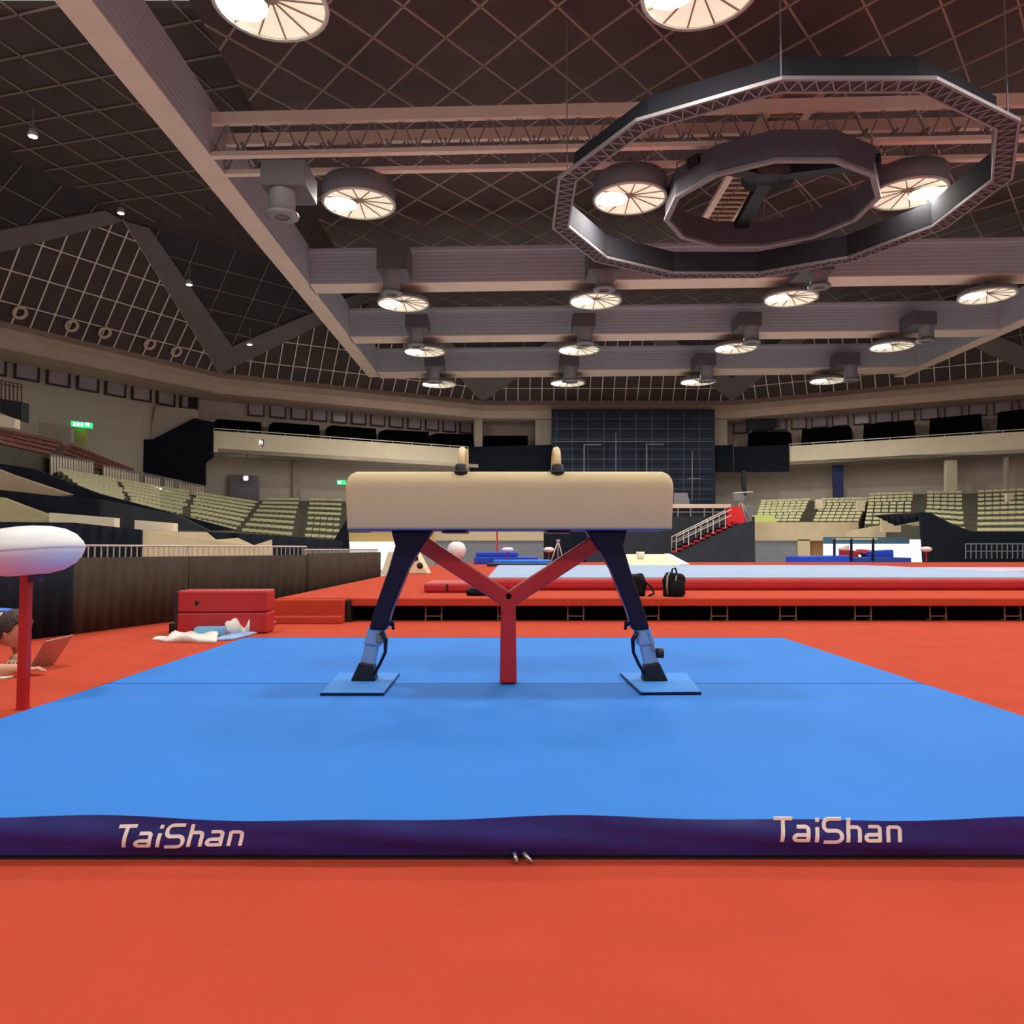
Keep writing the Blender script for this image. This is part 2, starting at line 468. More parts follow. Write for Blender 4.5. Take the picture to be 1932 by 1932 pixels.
e.build('rim_tube', m_grey, r)
e = MB()
for k, (p, q) in enumerate(zip(ring_pts(cx, cy, rad - .05, ZR - .02, 12, PH), ring_pts(cx, cy, rad - .5, ZR - .02, 12, PH))):
    p2 = ring_pts(cx, cy, rad - .05, ZR - .02, 12, PH)[(k + 1) % 12]; q2 = ring_pts(cx, cy, rad - .5, ZR - .02, 12, PH)[(k + 1) % 12]
    for i in range(9):
        e.bar(p.lerp(p2, i / 9), q.lerp(q2, (i + .5) / 9), .035); e.bar(q.lerp(q2, (i + .5) / 9), p.lerp(p2, (i + 1) / 9), .035)
e.build('lacing', m_grey, r)
band(MB(), 12, rad - .55, rad - .5, ZR + .07, ZR + .85, cx, cy, PH).build('inner_skirt', mat('slate_cloth', (34, 34, 42), .95), r)
for p in ring_pts(cx, cy, rad - .25, ZR + .07, 12, PH)[::2]:
    MB().bar(p, p + V((0, 0, 4.9)), .03).build('suspension_cable', m_dgrey, r)
cx, cy, rad = 8.95, 26.8, 3.55
ZI = CZ + 11.85
r = thing('lighting_ring', 'smaller dark truss ring inside the large ring, with winch frame', 'lighting ring', (cx, cy, ZI))
band(MB(), 12, rad - .12, rad, ZI, ZI + .95, cx, cy, PH).build('fascia', mat('slate_panel', (84, 78, 88), .7), r)
e = MB(); band(e, 12, rad - .14, rad + .05, ZI - .05, ZI + .05, cx, cy, PH); e.build('rim_tube', m_grey, r)
e = MB()
for k in range(3):
    a = R(90 + 120 * k); e.bar((cx, cy, ZI + 1.2), (cx + rad * cos(a), cy + rad * sin(a), ZI + .8), .5, .3)
e.lathe([(.02, 0), (.9, 0), (.95, .5), (.02, .55)], (cx, cy, ZI + 1.0), 16)
e.build('winch_frame', m_blk, r)
e = MB()
for p in ring_pts(cx, cy, rad - .05, ZI + .95, 12, PH):
    e.bar(p, p + V((0, 0, .25)), .05)
    e.bar(p + V((0, 0, .25)), (cx, cy, ZI + 2.2), .03)
e.bar((cx, cy, ZI + 1.4), (cx, cy, CZ + 16.1), .12)
e.build('suspension_cable', m_grey, r)
r = thing('catwalk', 'slatted brown catwalk seen through the smaller ring', 'catwalk', (9.45, 30, CZ + 14.9))
e = MB()
for x in (8.75, 10.15): e.bar((x, 23.5, CZ + 15), (x, 37.2, CZ + 15), .28, .16)
e.build('side_rail', m_beamlit, r)
e = MB()
for i in range(30): e.bar((8.75, 23.8 + i * .45, CZ + 15), (10.15, 23.8 + i * .45, CZ + 15), .16, .06)
e.build('slats', mat('brown_slat', (176, 140, 110), .7), r)
# round ring lights and small spots on the left roof
A6, B6, P6 = gable(6)
nA = (B6 - A6).cross(P6 - A6).normalized()
if nA.dot(C0 - A6) < 0: nA = -nA
def on_plane(px, py, P, n):
    d = ray(px, py); o_ = V((0, 0, CZ)); t = (P - o_).dot(n) / d.dot(n); return o_ + d * t
def frame_mat(n):
    z = n.normalized(); x = V((0, 0, 1)).cross(z).normalized(); y = z.cross(x)
    return Matrix((x, y, z)).transposed()
for i, (px, py) in enumerate(((35, 587), (133, 612), (195, 625), (280, 647), (330, 661))):
    q = on_plane(px, py, A6, nA) + nA * .12
    o = MB().lathe([(.27, 0), (.42, 0), (.42, .14), (.27, .14), (.27, 0)], q, 18, frame_mat(nA)).build('ring_fitting', m_beamlit)
    tag(o, f'small round ring fitting under the left roof gable, {ORD[i]} from the left', 'roof fitting', 'ring fittings on the left gable')
for i, (px, py, Y) in enumerate(((62, 257, 33.0), (228, 402, 44), (357, 537, 47), (471, 650, 55))):
    q = at(px, py, Y)
    r = thing('spotlight', f'small white spotlight on the dark left roof, {ORD[i]} from the top', 'spotlight', q, 'spotlights on the left roof')
    MB().lathe([(.02, .3), (.16, .3), (.22, .0), (.2, -.02), (.02, .02)], q, 14).build('housing', m_rail, r)
    MB().lathe([(.01, -.03), (.17, -.03), (.17, 0), (.01, .0)], q, 14).build('lens', m_spot, r)
    MB().bar(q + V((0, 0, .28)), q + V((0, 0, 1.2)), .05).build('stem', m_dgrey, r)
# ================================================================== clerestory windows, balcony, upper tier
wi = 1
for k, n in ((5, 14), (3, 14), (6, 12), (4, 5)):
    a, c = chord(k, RW - .12)
    nrm = (C0 - (a + c) / 2).normalized()
    if k == 4: continue
    for i in range(n):
        t0, t1 = (i + .14) / n, (i + .9) / n
        p = a.lerp(c, t0); q = a.lerp(c, t1)
        z0, z1 = CZ + 10.75, CZ + 12.1
        if k == 5 and i > 11 or k == 3 and i < 0: continue
        f = MB()
        for (s0, s1, zz0, zz1) in ((0, 1, z0, z0 + .1), (0, 1, z1 - .1, z1), (0, .06, z0, z1), (.94, 1, z0, z1)):
            u, w = p.lerp(q, s0), p.lerp(q, s1)
            f.prism([V((u.x, u.y, zz0)), V((w.x, w.y, zz0)), V((w.x, w.y, zz1)), V((u.x, u.y, zz1))], nrm * .18)
        o = struct(f.build(f'window_{wi}', m_frame)); wi += 1
        g = MB()
        g.prism([V((p.x, p.y, z0)), V((q.x, q.y, z0)), V((q.x, q.y, z1)), V((p.x, p.y, z1))], nrm * .06)
        g.bar(V((p.x, p.y, z0 + .5)) + nrm * .06, V((q.x, q.y, z0 + .5)) + nrm * .06, .08)
        g.build('window_pane', m_pane, o)
# dark strip above the windows
def strip(k, z0, z1, m, name, r=RW - .1, t0=0, t1=1, th=.1):
    a, c = chord(k, r); nrm = (C0 - (a + c) / 2).normalized()
    p, q = a.lerp(c, t0), a.lerp(c, t1)
    return MB().prism([V((p.x, p.y, z0)), V((q.x, q.y, z0)), V((q.x, q.y, z1)), V((p.x, p.y, z1))], nrm * th).build(name, m)
for j, k in enumerate((2, 3, 5, 6)): struct(strip(k, CZ + 12.1, CZ + 12.9, m_frame, f'trim_{j + 2}'))
# balcony slabs and pale parapets (left and right), black cloth between
ZT, ZBm = CZ + 8.88, CZ + 7.25
def on_chord(px, k, r):
    a, c = chord(k, r); d = ray(px, 900)
    # solve a + t(c-a) = s*d (plan)
    ex, ey = c.x - a.x, c.y - a.y
    det = ex * (-d.y) + d.x * ey
    t = (-a.x * (-d.y) + d.x * (-a.y)) / det
    return a.lerp(c, t)
for nm, k, p0, p1, side in (('trim_6', 5, 402, 884, 'left'), ('trim_7', 3, 1490, 2140, 'right')):
    a = on_chord(p0, k, RV); c = on_chord(p1, k, RV)
    n_ = ((chord(k, RV)[0] + chord(k, RV)[1]) / 2 - C0).normalized()
    o = MB().prism([V((a.x, a.y, ZBm)), V((c.x, c.y, ZBm)), V((c.x, c.y, ZT)), V((a.x, a.y, ZT))], n_ * .25).build('balcony_parapet', m_para)
    tag(o, f'pale beige balcony parapet across the {side} side of the hall', 'parapet')
    e = MB()
    for z in (.18, ):
        e.bar(V((a.x, a.y, ZT + z)) + n_ * .1, V((c.x, c.y, ZT + z)) + n_ * .1, .06)
    for i in range(13):
        q = a.lerp(c, i / 12); e.bar(V((q.x, q.y, ZT)) + n_ * .1, V((q.x, q.y, ZT + .2)) + n_ * .1, .05)
    e.build('handrail', m_rail, o)
b = MB()
for k in (3, 4, 5):
    a, c = chord(k, RV); n_ = ((a + c) / 2 - C0).normalized()
    a2, c2 = chord(k, RW)
    b.hexa([V((a.x, a.y, ZBm)), V((c.x, c.y, ZBm)), V((c2.x, c2.y, ZBm)), V((a2.x, a2.y, ZBm)), V((a.x, a.y, ZBm + .3)), V((c.x, c.y, ZBm + .3)), V((c2.x, c2.y, ZBm + .3)), V((a2.x, a2.y, ZBm + .3))])
struct(b.build('trim_8', m_wall))
def drape(name, pts, Y, label, thick=.15, m=None, cat='drape', group=None, seg=0):
    o = ipoly(pts, Y, thick).build(name, m or m_drape)
    return tag(o, label, cat, group)
for k, p0, p1, lab_ in ((4, 886, 1046, 'black cloth hung on the balcony front between the pommels'), (3, 1386, 1490, 'black cloth hung on the balcony front right of the dark stage tower'), (4, 1342, 1384, 'narrow black cloth on the balcony front at the right edge of the stage tower')):
    a = on_chord(p0, k, RV - .2); c = on_chord(p1, k, RV - .2)
    zt = at(966, 843, a.y).z, at(966, 839, c.y).z; zb2 = at(966, 891, a.y).z, at(966, 890, c.y).z
    tag(MB().prism([V((a.x, a.y, zb2[0])), V((c.x, c.y, zb2[1])), V((c.x, c.y, zt[1])), V((a.x, a.y, zt[0]))], (0, .12, 0)).build('black_drape', m_drape), lab_, 'drape')
# black blocks put in for the shade of the balcony openings
def block(px0, px1, y0, y1, k, i, side):
    a = on_chord(px0, k, RV + 1.3); c = on_chord(px1, k, RV + 1.3)
    n_ = ((chord(k, RV)[0] + chord(k, RV)[1]) / 2 - C0).normalized()
    za = at(px0, y1, a.y).z; zt0 = at(px0, y0[0], a.y).z; zt1 = at(px1, y0[1], c.y).z
    e = (c - a) * .05
    o = MB().prism([V((a.x, a.y, ZBm + .3)), V((c.x, c.y, ZBm + .3)), V((c.x, c.y, zt1)) - e, V((a.x, a.y, zt0)) + e], n_ * 1.6).build('dark_opening_block', m_void)
    tag(o, f'black block standing in for a dark opening on the {side} balcony, {ORD[i]} from the left', 'dark opening', f'dark openings on the {side} balcony')
for i, (p0, p1, t0, t1) in enumerate(((404, 496, 790, 797), (510, 606, 796, 803), (620, 713, 802, 809), (722, 813, 810, 815), (820, 896, 817, 820))):
    block(p0, p1, (t0, t1), 830, 5, i, 'left')
o = ipoly([(912, 822), (996, 822), (996, 868), (910, 868)], 71.2, 1.5).build('dark_opening_block', m_void); tag(o, 'black block standing in for a dark opening behind the black cloth between the pommels', 'dark opening')
for i, (p0, p1, t0, t1) in enumerate(((1409, 1492, 817, 813), (1510, 1609, 810, 803), (1627, 1731, 801, 792), (1752, 1860, 790, 780), (1882, 1990, 778, 765))):
    block(p0, p1, (t0, t1), 830, 3, i, 'right')
# pale piers at the far wall
for i, (x0_, x1_, y0_, y1_) in enumerate(((1010, 1041, 772, 846), (1347, 1372, 782, 840), (895, 910, 790, 845))):
    struct(ipoly([(x0_, y0_), (x1_, y0_), (x1_, y1_), (x0_, y1_)], 70.5, .5).build(f'trim_{9 + i}', m_wall))
# upper dark loudspeaker panels at the wall ends
for pts, Y, lab in (([(288, 738), (370, 745), (370, 772), (292, 764)], 60.0, 'dark panel under the roof ring at the left stair'),
                    ([(374, 752), (432, 760), (432, 778), (376, 775)], 63.5, 'dark box under the roof ring above the left balcony end'),
                    ([(1410, 782), (1466, 778), (1466, 806), (1410, 812)], 70.0, 'dark panel high on the far wall right of the tower')):
    tag(ipoly(pts, Y, .4).build('wall_panel', m_drape2), lab, 'panel')
# ================================================================== stands
def tiers(name, Fp, Bp, n, label):
    b = MB()
    Fw = [at(*p) for p in Fp]; Bw = [at(*p) for p in Bp]
    L = []
    for j in range(n + 1):
        t = j / n; L.append([f.lerp(g_, t) for f, g_ in zip(Fw, Bw)])
    for j in range(n):
        for i in range(len(Fw) - 1):
            z0 = L[j][i].z; z1 = L[j][i + 1].z
            a, c, d, e = L[j][i], L[j][i + 1], L[j + 1][i + 1], L[j + 1][i]
            b.hexa([V((a.x, a.y, -.86)), V((c.x, c.y, -.86)), V((d.x, d.y, -.86)), V((e.x, e.y, -.86)), V((a.x, a.y, z0)), V((c.x, c.y, z1)), V((d.x, d.y, z1)), V((e.x, e.y, z0))])
    o = b.build(name, m_conc); tag(o, label, 'stand')
    return L
SEATS = []
def seat_rows(L, block_, pitch=.45, aisles=(), skip=0):
    n = len(L) - 1
    for j in range(n):
        mid = [V(((a.x + c.x) / 2, (a.y + c.y) / 2, a.z)) for a, c in zip(L[j], L[j + 1])]
        for i in range(len(mid) - 1):
            p, q = mid[i], mid[i + 1]; ln = (q - p).length; k = max(1, int(ln / pitch))
            d = L[j][i] - L[j + 1][i]
            ang = math.atan2(d.y, d.x) - pi / 2
            for s_ in range(k):
                t = (s_ + .5) / k; tt = i + t
                if any(abs(tt - a_) * ln < .36 for a_ in aisles): continue
                SEATS.append((p.lerp(q, t), ang, block_))
LF = tiers('stand', [(175, 942, 34), (300, 971, 40), (440, 1003, 46)], [(100, 884, 39), (300, 918, 50), (490, 946, 61)], 8, 'sweeping tiered stand on the left under the white railed panels')
seat_rows(LF, 'left', aisles=(0, .55, 1.3))
LF2 = tiers('stand', [(440, 1003, 46.2), (560, 1013, 50), (652, 1019, 52.5), (700, 1020, 54)], [(492, 938, 61), (575, 937, 64), (655, 938, 66), (700, 938, 66.5)], 8, 'tiered stand at the far left, beside the left end of the horse')
seat_rows(LF2, 'farleft', aisles=(.0, 1.0, 2.0))
LF3 = tiers('stand', [(1424, 985, 56.3), (1520, 985, 56.3), (1620, 985, 56.3)], [(1436, 944, 66), (1540, 940, 66), (1640, 938, 65)], 8, 'tiered stand above the beige wall right of the red stairs')
seat_rows(LF3, 'farright', aisles=(1.0,))
LF4 = tiers('stand', [(1630, 990, 54), (1735, 992, 52), (1830, 1004, 48), (1932, 1004, 45), (2010, 1004, 42)], [(1640, 930, 65), (1735, 926, 63.5), (1830, 924, 61.5), (1932, 919, 59), (2010, 914, 56)], 9, 'tiered stand at the right picture edge behind the black drape')
seat_rows(LF4, 'right', aisles=(1.0, 2.0))
def seat_mesh(mb, M=None):
    def T(c, d, rx=0):
        m = Matrix.Rotation(rx, 3, 'X')
        x, y, z = d[0] / 2, d[1] / 2, d[2] / 2
        P = [V(c) + m @ V(q) for q in ((-x, -y, -z), (x, -y, -z), (x, y, -z), (-x, y, -z), (-x, -y, z), (x, -y, z), (x, y, z), (-x, y, z))]
        if M is not None: P = [M @ p for p in P]
        mb.hexa(P)
    T((0, .07, .105), (.40, .26, .05)); T((0, -.09, .19), (.40, .045, .17), R(12)); T((0, .03, .04), (.07, .2, .08))
    return mb
seat_src = None
lab = {'left': 'pale green seat in the sweeping left stand', 'farleft': 'pale green seat in the far left stand beside the horse',
       'farright': 'pale green seat above the beige wall right of the stairs', 'right': 'pale green seat in the stand at the right edge'}
def visible(p):
    d = p - V((0, 0, CZ)); yv = d.y * cos(PT) + d.z * sin(PT)
    px = 966 + F * d.x / yv
    return -10 < px < 1942 and not (655 < px < 1268)
SEATS = [s for s in SEATS if visible(s[0])]
SEATS.sort(key=lambda s: s[0].y)
# upper left maroon seats share the budget of individual seats
GREEN = SEATS; SEATS = []
LR_ = tiers('stand', [(-30, 832, 33), (95, 860, 40.5), (245, 905, 51)], [(-30, 802, 37), (125, 833, 46), (250, 886, 56)], 4, 'upper left stand of maroon seats below the green exit sign')
seat_rows(LR_, 'red', pitch=.5, aisles=(1.0,))
ALL = sorted(GREEN + [s for s in SEATS if visible(s[0])], key=lambda s: s[0].y)
lab['red'] = 'maroon seat in the upper left stand below the green exit sign'
srcs = {}
for p, a, bl in ALL[:300]:
    red = bl == 'red'
    if red not in srcs: srcs[red] = o = seat_mesh(MB()).build('stadium_seat', m_redseat if red else m_seat)
    else: o = srcs[red].copy(); COL.objects.link(o)
    o.location = p; o.rotation_euler = (0, 0, a)
    tag(o, lab[bl], 'seat', 'seats: ' + lab[bl])
for red in (True, False):
    b = MB()
    for p, a, bl in ALL[300:]:
        if (bl == 'red') == red: seat_mesh(b, Matrix.Translation(p) @ Matrix.Rotation(a, 4, 'Z'))
    if b.v:
        o = b.build('stadium_seats', m_redseat if red else m_seat)
        tag(o, ('rows of maroon seats' if red else 'rows of pale green seats') + ' farther back in the stands', 'seats', None, 'stuff')
# white railed parapet panels below the maroon seats
pan = [(95, 176, 858, 872, 905, 912), (194, 262, 878, 893, 916, 926), (272, 302, 896, 902, 928, 932), (310, 327, 902, 906, 934, 937), (337, 384, 907, 917, 938, 946)]
for i, (p0, p1, t0, t1, b0, b1) in enumerate(pan):
    Y0 = 39.5 + (p0 - 95) * .0705; Y1 = 39.5 + (p1 - 95) * .0705
    r = thing('railed_panel', f'white panel with grey railing below the maroon seats, {ORD[i]} from the left', 'railing panel', at((p0 + p1) / 2, b0, (Y0 + Y1) / 2), 'white railed panels of the left stand')
    P = [at(p0, b0, Y0), at(p1, b1, Y1), at(p1, t1, Y1), at(p0, t0, Y0)]
    MB().prism(P, (-.12, .12, 0)).build('panel', m_para, r)
    e = MB(); o_ = V((.15, -.25, 0))
    e.bar(P[3] + o_, P[2] + o_, .05); e.bar(P[0].lerp(P[3], .15) + o_, P[1].lerp(P[2], .15) + o_, .04)
    n = max(4, int((P[1] - P[0]).length / .35))
    for s_ in range(n + 1):
        t = s_ / n; e.bar(P[0].lerp(P[1], t) + o_, P[3].lerp(P[2], t) + o_, .035)
    e.build('railing', m_dgrey, r)
# left wall details
drape('black_drape', [(166, 827), (288, 829), (366, 789), (406, 797), (400, 800), (400, 862), (386, 872), (386, 916), (250, 886), (166, 845)], 57.0, 'black cloth hung below the stair flank at the left end of the balcony', .3)
tag(ipoly([(282, 829), (300, 828), (368, 788), (368, 772), (294, 766)], 57.4, .5).build('stair_flank', m_wall), 'beige sloping underside of a stair left of the balcony', 'stair')
tag(ipoly([(0, 752), (40, 758), (40, 795), (0, 778)], 36.5, .6).build('dark_booth', m_blk), 'black booth opening at the left edge above the maroon seats', 'booth')
e = MB()
for t in (716, 722): e.bar(at(-5, t, 37), at(42, t + 10, 38.5), .05)
for i in range(7):
    x = -5 + i * 7.6; e.bar(at(x, 717 + i * 1.4, 37 + i * .2), at(x, 753 + i * 1.2, 37 + i * .2), .045)
tag(e.build('railing', mat('maroon_rail', (92, 44, 44), .5)), 'dark maroon railing at the left edge above the black booth', 'railing')
tag(ipoly([(0, 781), (28, 790), (28, 808), (0, 805)], 36, .4).build('parapet_block', m_para), 'pale block at the left edge above the maroon seats', 'block')
for i, (p0, p1, t0, t1) in enumerate(((44, 107, 792, 803), (118, 134, 806, 808))):
    tag(ipoly([(p0, t0), (p1, t1), (p1, t1 + 26), (p0, t0 + 22)], 50.5, .3).build('wall_locker', m_wall), ['wide', 'narrow'][i] + ' brown panel against the left wall behind the maroon seats', 'panel')
r = thing('exit_sign', 'lit green exit sign over a yellow doorway on the left', 'exit sign', at(153, 804, 51))
tag(r, r['label'], 'exit sign')
ipoly([(134, 794), (172, 798), (172, 808), (134, 804)], 51, .2).build('sign_box', m_exit, r)
e = MB()
for (u, w) in ((138, 142), (145, 149), (152, 156), (161, 168)):
    e.prism([at(u, 797, 50.95), at(w, 797.5, 50.95), at(w, 804, 50.95), at(u, 803, 50.95)], (0, .04, 0))
e.build('pictogram', m_exitw, r)
tag(ipoly([(141, 807), (161, 808), (161, 842), (143, 838)], 51.4, .2).build('yellow_door', m_yel), 'narrow yellow door under the green exit sign', 'door')
r = thing('exit_sign', 'small green exit sign at the left end of the horse', 'exit sign', at(643, 910, 62))
ipoly([(636, 906), (652, 906), (652, 914), (636, 914)], 62, .15).build('sign_box', m_exit, r)
ipoly([(638, 908), (643, 908), (643, 912), (638, 912)], 61.95, .05).build('pictogram', m_exitw, r)
tag(ipoly([(376, 733), (400, 736), (400, 742), (378, 738)], 61, .15).build('exit_sign', m_exit), 'green lit sign under the roof ring above the balcony end', 'exit sign')
# clock on the balcony
r = thing('digital_clock', 'small digital clock on a bracket at the left balcony parapet', 'clock', at(485, 840, 60.2))
ipoly([(470, 828), (497, 829), (497, 842), (470, 841)], 60.2, .2).build('case', m_clock, r)
def seg7(mb, ch, x, y, w, h, Y):
    S = {'8': 'abcdefg', '4': 'fgbc', '1': 'bc'}[ch]
    t = 1.1
    Q = {'a': (x, y, x + w, y + t), 'd': (x, y + h - t, x + w, y + h), 'g': (x, y + h / 2 - t / 2, x + w, y + h / 2 + t / 2),
         'f': (x, y, x + t, y + h / 2), 'b': (x + w - t, y, x + w, y + h / 2), 'e': (x, y + h / 2, x + t, y + h), 'c': (x + w - t, y + h / 2, x + w, y + h)}
    for k in S:
        u = Q[k]; mb.prism([at(u[0], u[1], Y), at(u[2], u[1], Y), at(u[2], u[3], Y), at(u[0], u[3], Y)], (0, .04, 0))
e = MB(); seg7(e, '8', 475, 831, 6, 8, 60.12)
for yy in (833, 837): e.prism([at(483, yy, 60.12), at(484.2, yy, 60.12), at(484.2, yy + 1.2, 60.12), at(483, yy + 1.2, 60.12)], (0, .04, 0))
seg7(e, '4', 485.5, 831, 4, 8, 60.12); seg7(e, '4', 491, 831, 4, 8, 60.12)
e.build('digits', m_digit, r)
MB().bar(at(467, 810, 60.3), at(467, 862, 60.3), .12).build('bracket', m_grey, r)
r = thing('wall_light', 'small bright round wall light under the left balcony', 'wall light', at(463, 902, 61.2))
q = at(463, 902, 61.2)
MB().lathe([(.01, -.12), (.12, -.08), (.16, 0), (.12, .08), (.01, .12)], q, 12).build('bulb', m_spot, r)
MB().b2(q + V((-.2, .1, -.2)), q + V((.2, .3, .2))).build('backplate', m_grey, r)
r = thing('wall_light', 'tiny bright light at the white panels of the left stand', 'wall light', at(302, 923, 49))
q = at(302, 923, 48.5)
MB().lathe([(.01, -.08), (.1, 0), (.01, .08)], q, 10).build('bulb', m_spot, r)
MB().bar(q + V((0, .1, -.5)), q + V((0, .1, .1)), .05).build('stem', m_dgrey, r)
# lower wall details, left and right
for i, (p0, p1, y0_, y1_, Y, m) in enumerate(((552, 567, 872, 940, 64.5, m_wall), (1786, 1806, 868, 960, 62.0, m_para), (1899, 1903, 862, 925, 60, m_wall))):
    struct(ipoly([(p0, y0_), (p1, y0_), (p1, y1_), (p0, y1_)], Y, .4).build(f'trim_{12 + i}', m))
tag(ipoly([(1571, 878), (1591, 877), (1592, 938), (1573, 940)], 66.5, .2).build('wall_banner', m_deep), 'tall deep blue banner on the right wall under the balcony', 'banner')
tag(ipoly([(1399, 888), (1407, 888), (1409, 935), (1401, 935)], 66.5, .2).build('wall_slot', m_blk), 'narrow black upright panel on the wall above the red stairs', 'panel')
tag(ipoly([(432, 895), (488, 897), (488, 958), (432, 950)], 61.8, .25).build('control_booth', m_grey), 'grey booth front at the top of the left stand under the clock', 'booth')
for i, (px, py, w, h, Y) in enumerate(((1546, 942, 12, 18, 60), (1906, 930, 12, 16, 55), (1625, 945, 14, 20, 60))):
    tag(ipoly([(px - w / 2, py), (px + w / 2, py), (px + w / 2, py + h), (px - w / 2, py + h)], Y, .3).build('sign_board', m_para), ['pale board at the left end of the right stands', 'pale board by the aisle at the right edge', 'pale board between the two right stands'][i], 'board')
# left lower foreground stands covers and drapes
tag(ipoly_low([(-20, 880), (12, 893), (128, 932), (100, 937), (90, 975)], 26.5, .4).build('stair_cheek', mat('tan_cheek', (176, 152, 124), .85)), 'tan sloping stair cheek at the left edge below the black band', 'stair')
drape('black_drape', [(-20, 872), (60, 884), (180, 930), (445, 1000), (396, 1001), (130, 934), (-20, 880)], 27.2, 'black sloping edge cloth running down the front of the left stand', .3)
drape('black_drape', [(-20, 922), (100, 935), (182, 941), (182, 975), (96, 968), (-20, 936)], 26.0, 'black cloth between the two tan wedges at the left', .25)
drape('charcoal_drape', [(182, 941), (250, 955), (335, 972), (395, 1002), (326, 1000), (182, 996)], 26.2, 'charcoal cloth between the white blocks of the left stand', .25, m_drape2)
tag(ipoly_low([(-20, 936), (0, 938), (122, 984)], 25.4, .3).build('stair_cheek', mat('olive_cheek', (190, 174, 132), .85)), 'olive tan wedge at the left edge just above the white padded top', 'stair')
tag(ipoly_low([(93, 967), (216, 977)], 25.0, .35).build('white_block', m_para), 'wide white block on the left stand above the black front cloth', 'block')
tag(ipoly_low([(254, 981), (327, 987)], 25.0, .35).build('white_block', m_para), 'shorter white block on the left stand, right of the charcoal cloth', 'block')
def folds(pts_top, pts_bot, amp, n, name, m, label, cat='drape'):
    """hanging cloth between two polylines with real folds and thickness"""
    vs = []
    for i in range(n + 1):
        t = i / n
        def li(P):
            s = t * (len(P) - 1); j = min(int(s), len(P) - 2); return P[j].lerp(P[j + 1], s - j)
        a, c = li(pts_top), li(pts_bot); w = amp * (sin(i * 1.7) + .5 * sin(i * 3.1 + 1))
        vs += [a + V((0, w, 0)), c + V((0, w * 1.4, 0)), a + V((0, w + .05, 0)), c + V((0, w * 1.4 + .05, 0))]
    fs = []
    for i in range(n):
        o_ = i * 4; q = o_ + 4
        fs += [(o_, q, q + 1, o_ + 1), (o_ + 2, o_ + 3, q + 3, q + 2), (o_, o_ + 2, q + 2, q), (o_ + 1, q + 1, q + 3, o_ + 3)]
    fs += [(0, 1, 3, 2), (4 * n, 4 * n + 2, 4 * n + 3, 4 * n + 1)]
    b = MB().add(vs, fs, True)
    return tag(b.build(name, m), label, cat)
zb = -.85
def low(p): return V((p.x, p.y, zb))
T = [at(-30, 984, 22.4), at(140, 986, 23.2), at(271, 1000, 24)]
folds(T, [low(p) for p in T], .08, 40, 'black_drape', m_drape, 'black front cloth of the left stand behind the white padded top')
tag(MB().prism([at(270, 1002, 24.2), at(388, 1004, 25.5), at(405, 1018, 25.7), at(448, 1015, 26.2), at(478, 1029, 26.5), at(512, 1018, 27), at(512, 1052, 27), at(262, 1052, 24.2)], (-.05, .25, 0)).build('front_panel', m_beige), 'beige front board of the left stand with a scalloped black cloth over it', 'board')
T = [at(382, 1003, 26.6), at(520, 1010, 28.5), at(646, 1020, 31)]
folds(T, [low(p) for p in T], .06, 40, 'black_drape', m_drape, 'black cloth sagging behind the beige front board of the left stand')
drape('black_drape', [(628, 1022), (654, 980), (660, 1060), (628, 1060)], 33, 'black cloth corner rising to the lower left corner of the horse', .2)
# right front drapes
T = [at(1650, 972, 50.5), at(1690, 969, 50), at(1736, 968, 49.2)]
folds(T, [at(1656, 975, 50.5), at(1690, 992, 50), at(1736, 983, 49.2)], .1, 24, 'black_drape', m_drape, 'black cloth swag hung over the beige wall at the right')
drape('black_drape', [(1738, 966), (1756, 968), (1800, 990), (1835, 1003), (2010, 1003), (2010, 1070), (1746, 1070)], 43.5, 'black cloth front of the stand at the right picture edge', .3)
e = MB(); e.bar(at(1822, 1026, 42.5), at(1960, 1026, 42.5), .06); e.bar(at(1822, 1040, 42.5), at(1960, 1040, 42.5), .04)
for i in range(15): e.bar(at(1822 + i * 9.8, 1026, 42.5), at(1822 + i * 9.8, 1054, 42.5), .04)
tag(e.build('railing', m_dgrey), 'low grey railing in front of the black cloth at the right', 'railing')
# beige wall with shutters under the right stand
Yw = 55.2
struct(ipoly([(1420, 985), (1620, 985), (1620, 1020), (1420, 1020)], Yw, .6).build('trim_15', m_beige))
tag(MB().prism([at(1420, 1018, Yw + .2), at(1505, 1018, Yw + .2), low(at(1505, 1018, Yw + .2)), low(at(1420, 1018, Yw + .2))], (0, .2, 0)).build('roller_shutter', m_shut), 'grey roller shutter in the beige wall right of the stairs', 'shutter')
struct(MB().prism([at(1505, 1018, Yw), at(1528, 1018, Yw), low(at(1528, 1018, Yw)), low(at(1505, 1018, Yw))], (0, .6, 0)).build('trim_16', m_beige))
tag(MB().prism([at(1528, 1018, Yw + .4), at(1556, 1018, Yw + .4), low(at(1556, 1018, Yw + .4)), low(at(1528, 1018, Yw + .4))], (0, .2, 0)).build('wooden_door', m_brown), 'brown wooden door beside the grey shutter on the right', 'door')
tag(ipoly([(1664, 968), (1700, 968), (1700, 1004), (1664, 1004)], 51.5, .3).build('beige_box', m_beige), 'beige box hanging under the black swag on the right', 'box')
struct(ipoly([(1600, 1003), (1745, 975), (1745, 1018), (1600, 1018)], 53.2, .5).build('trim_17', m_beige))
tag(ipoly([(1556, 1016), (1746, 1018), (1748, 1062), (1556, 1062)], 49, .25).build('glow_partition', m_lit), 'white partition with added glow behind the far bars on the right', 'partition')
tag(ipoly([(1556, 1013), (1716, 1014), (1716, 1026), (1556, 1026)], 48.2, .3).build('banner_beam', mat('teal_board', (70, 110, 130), .6)), 'teal banner board above the white partition on the right', 'banner')
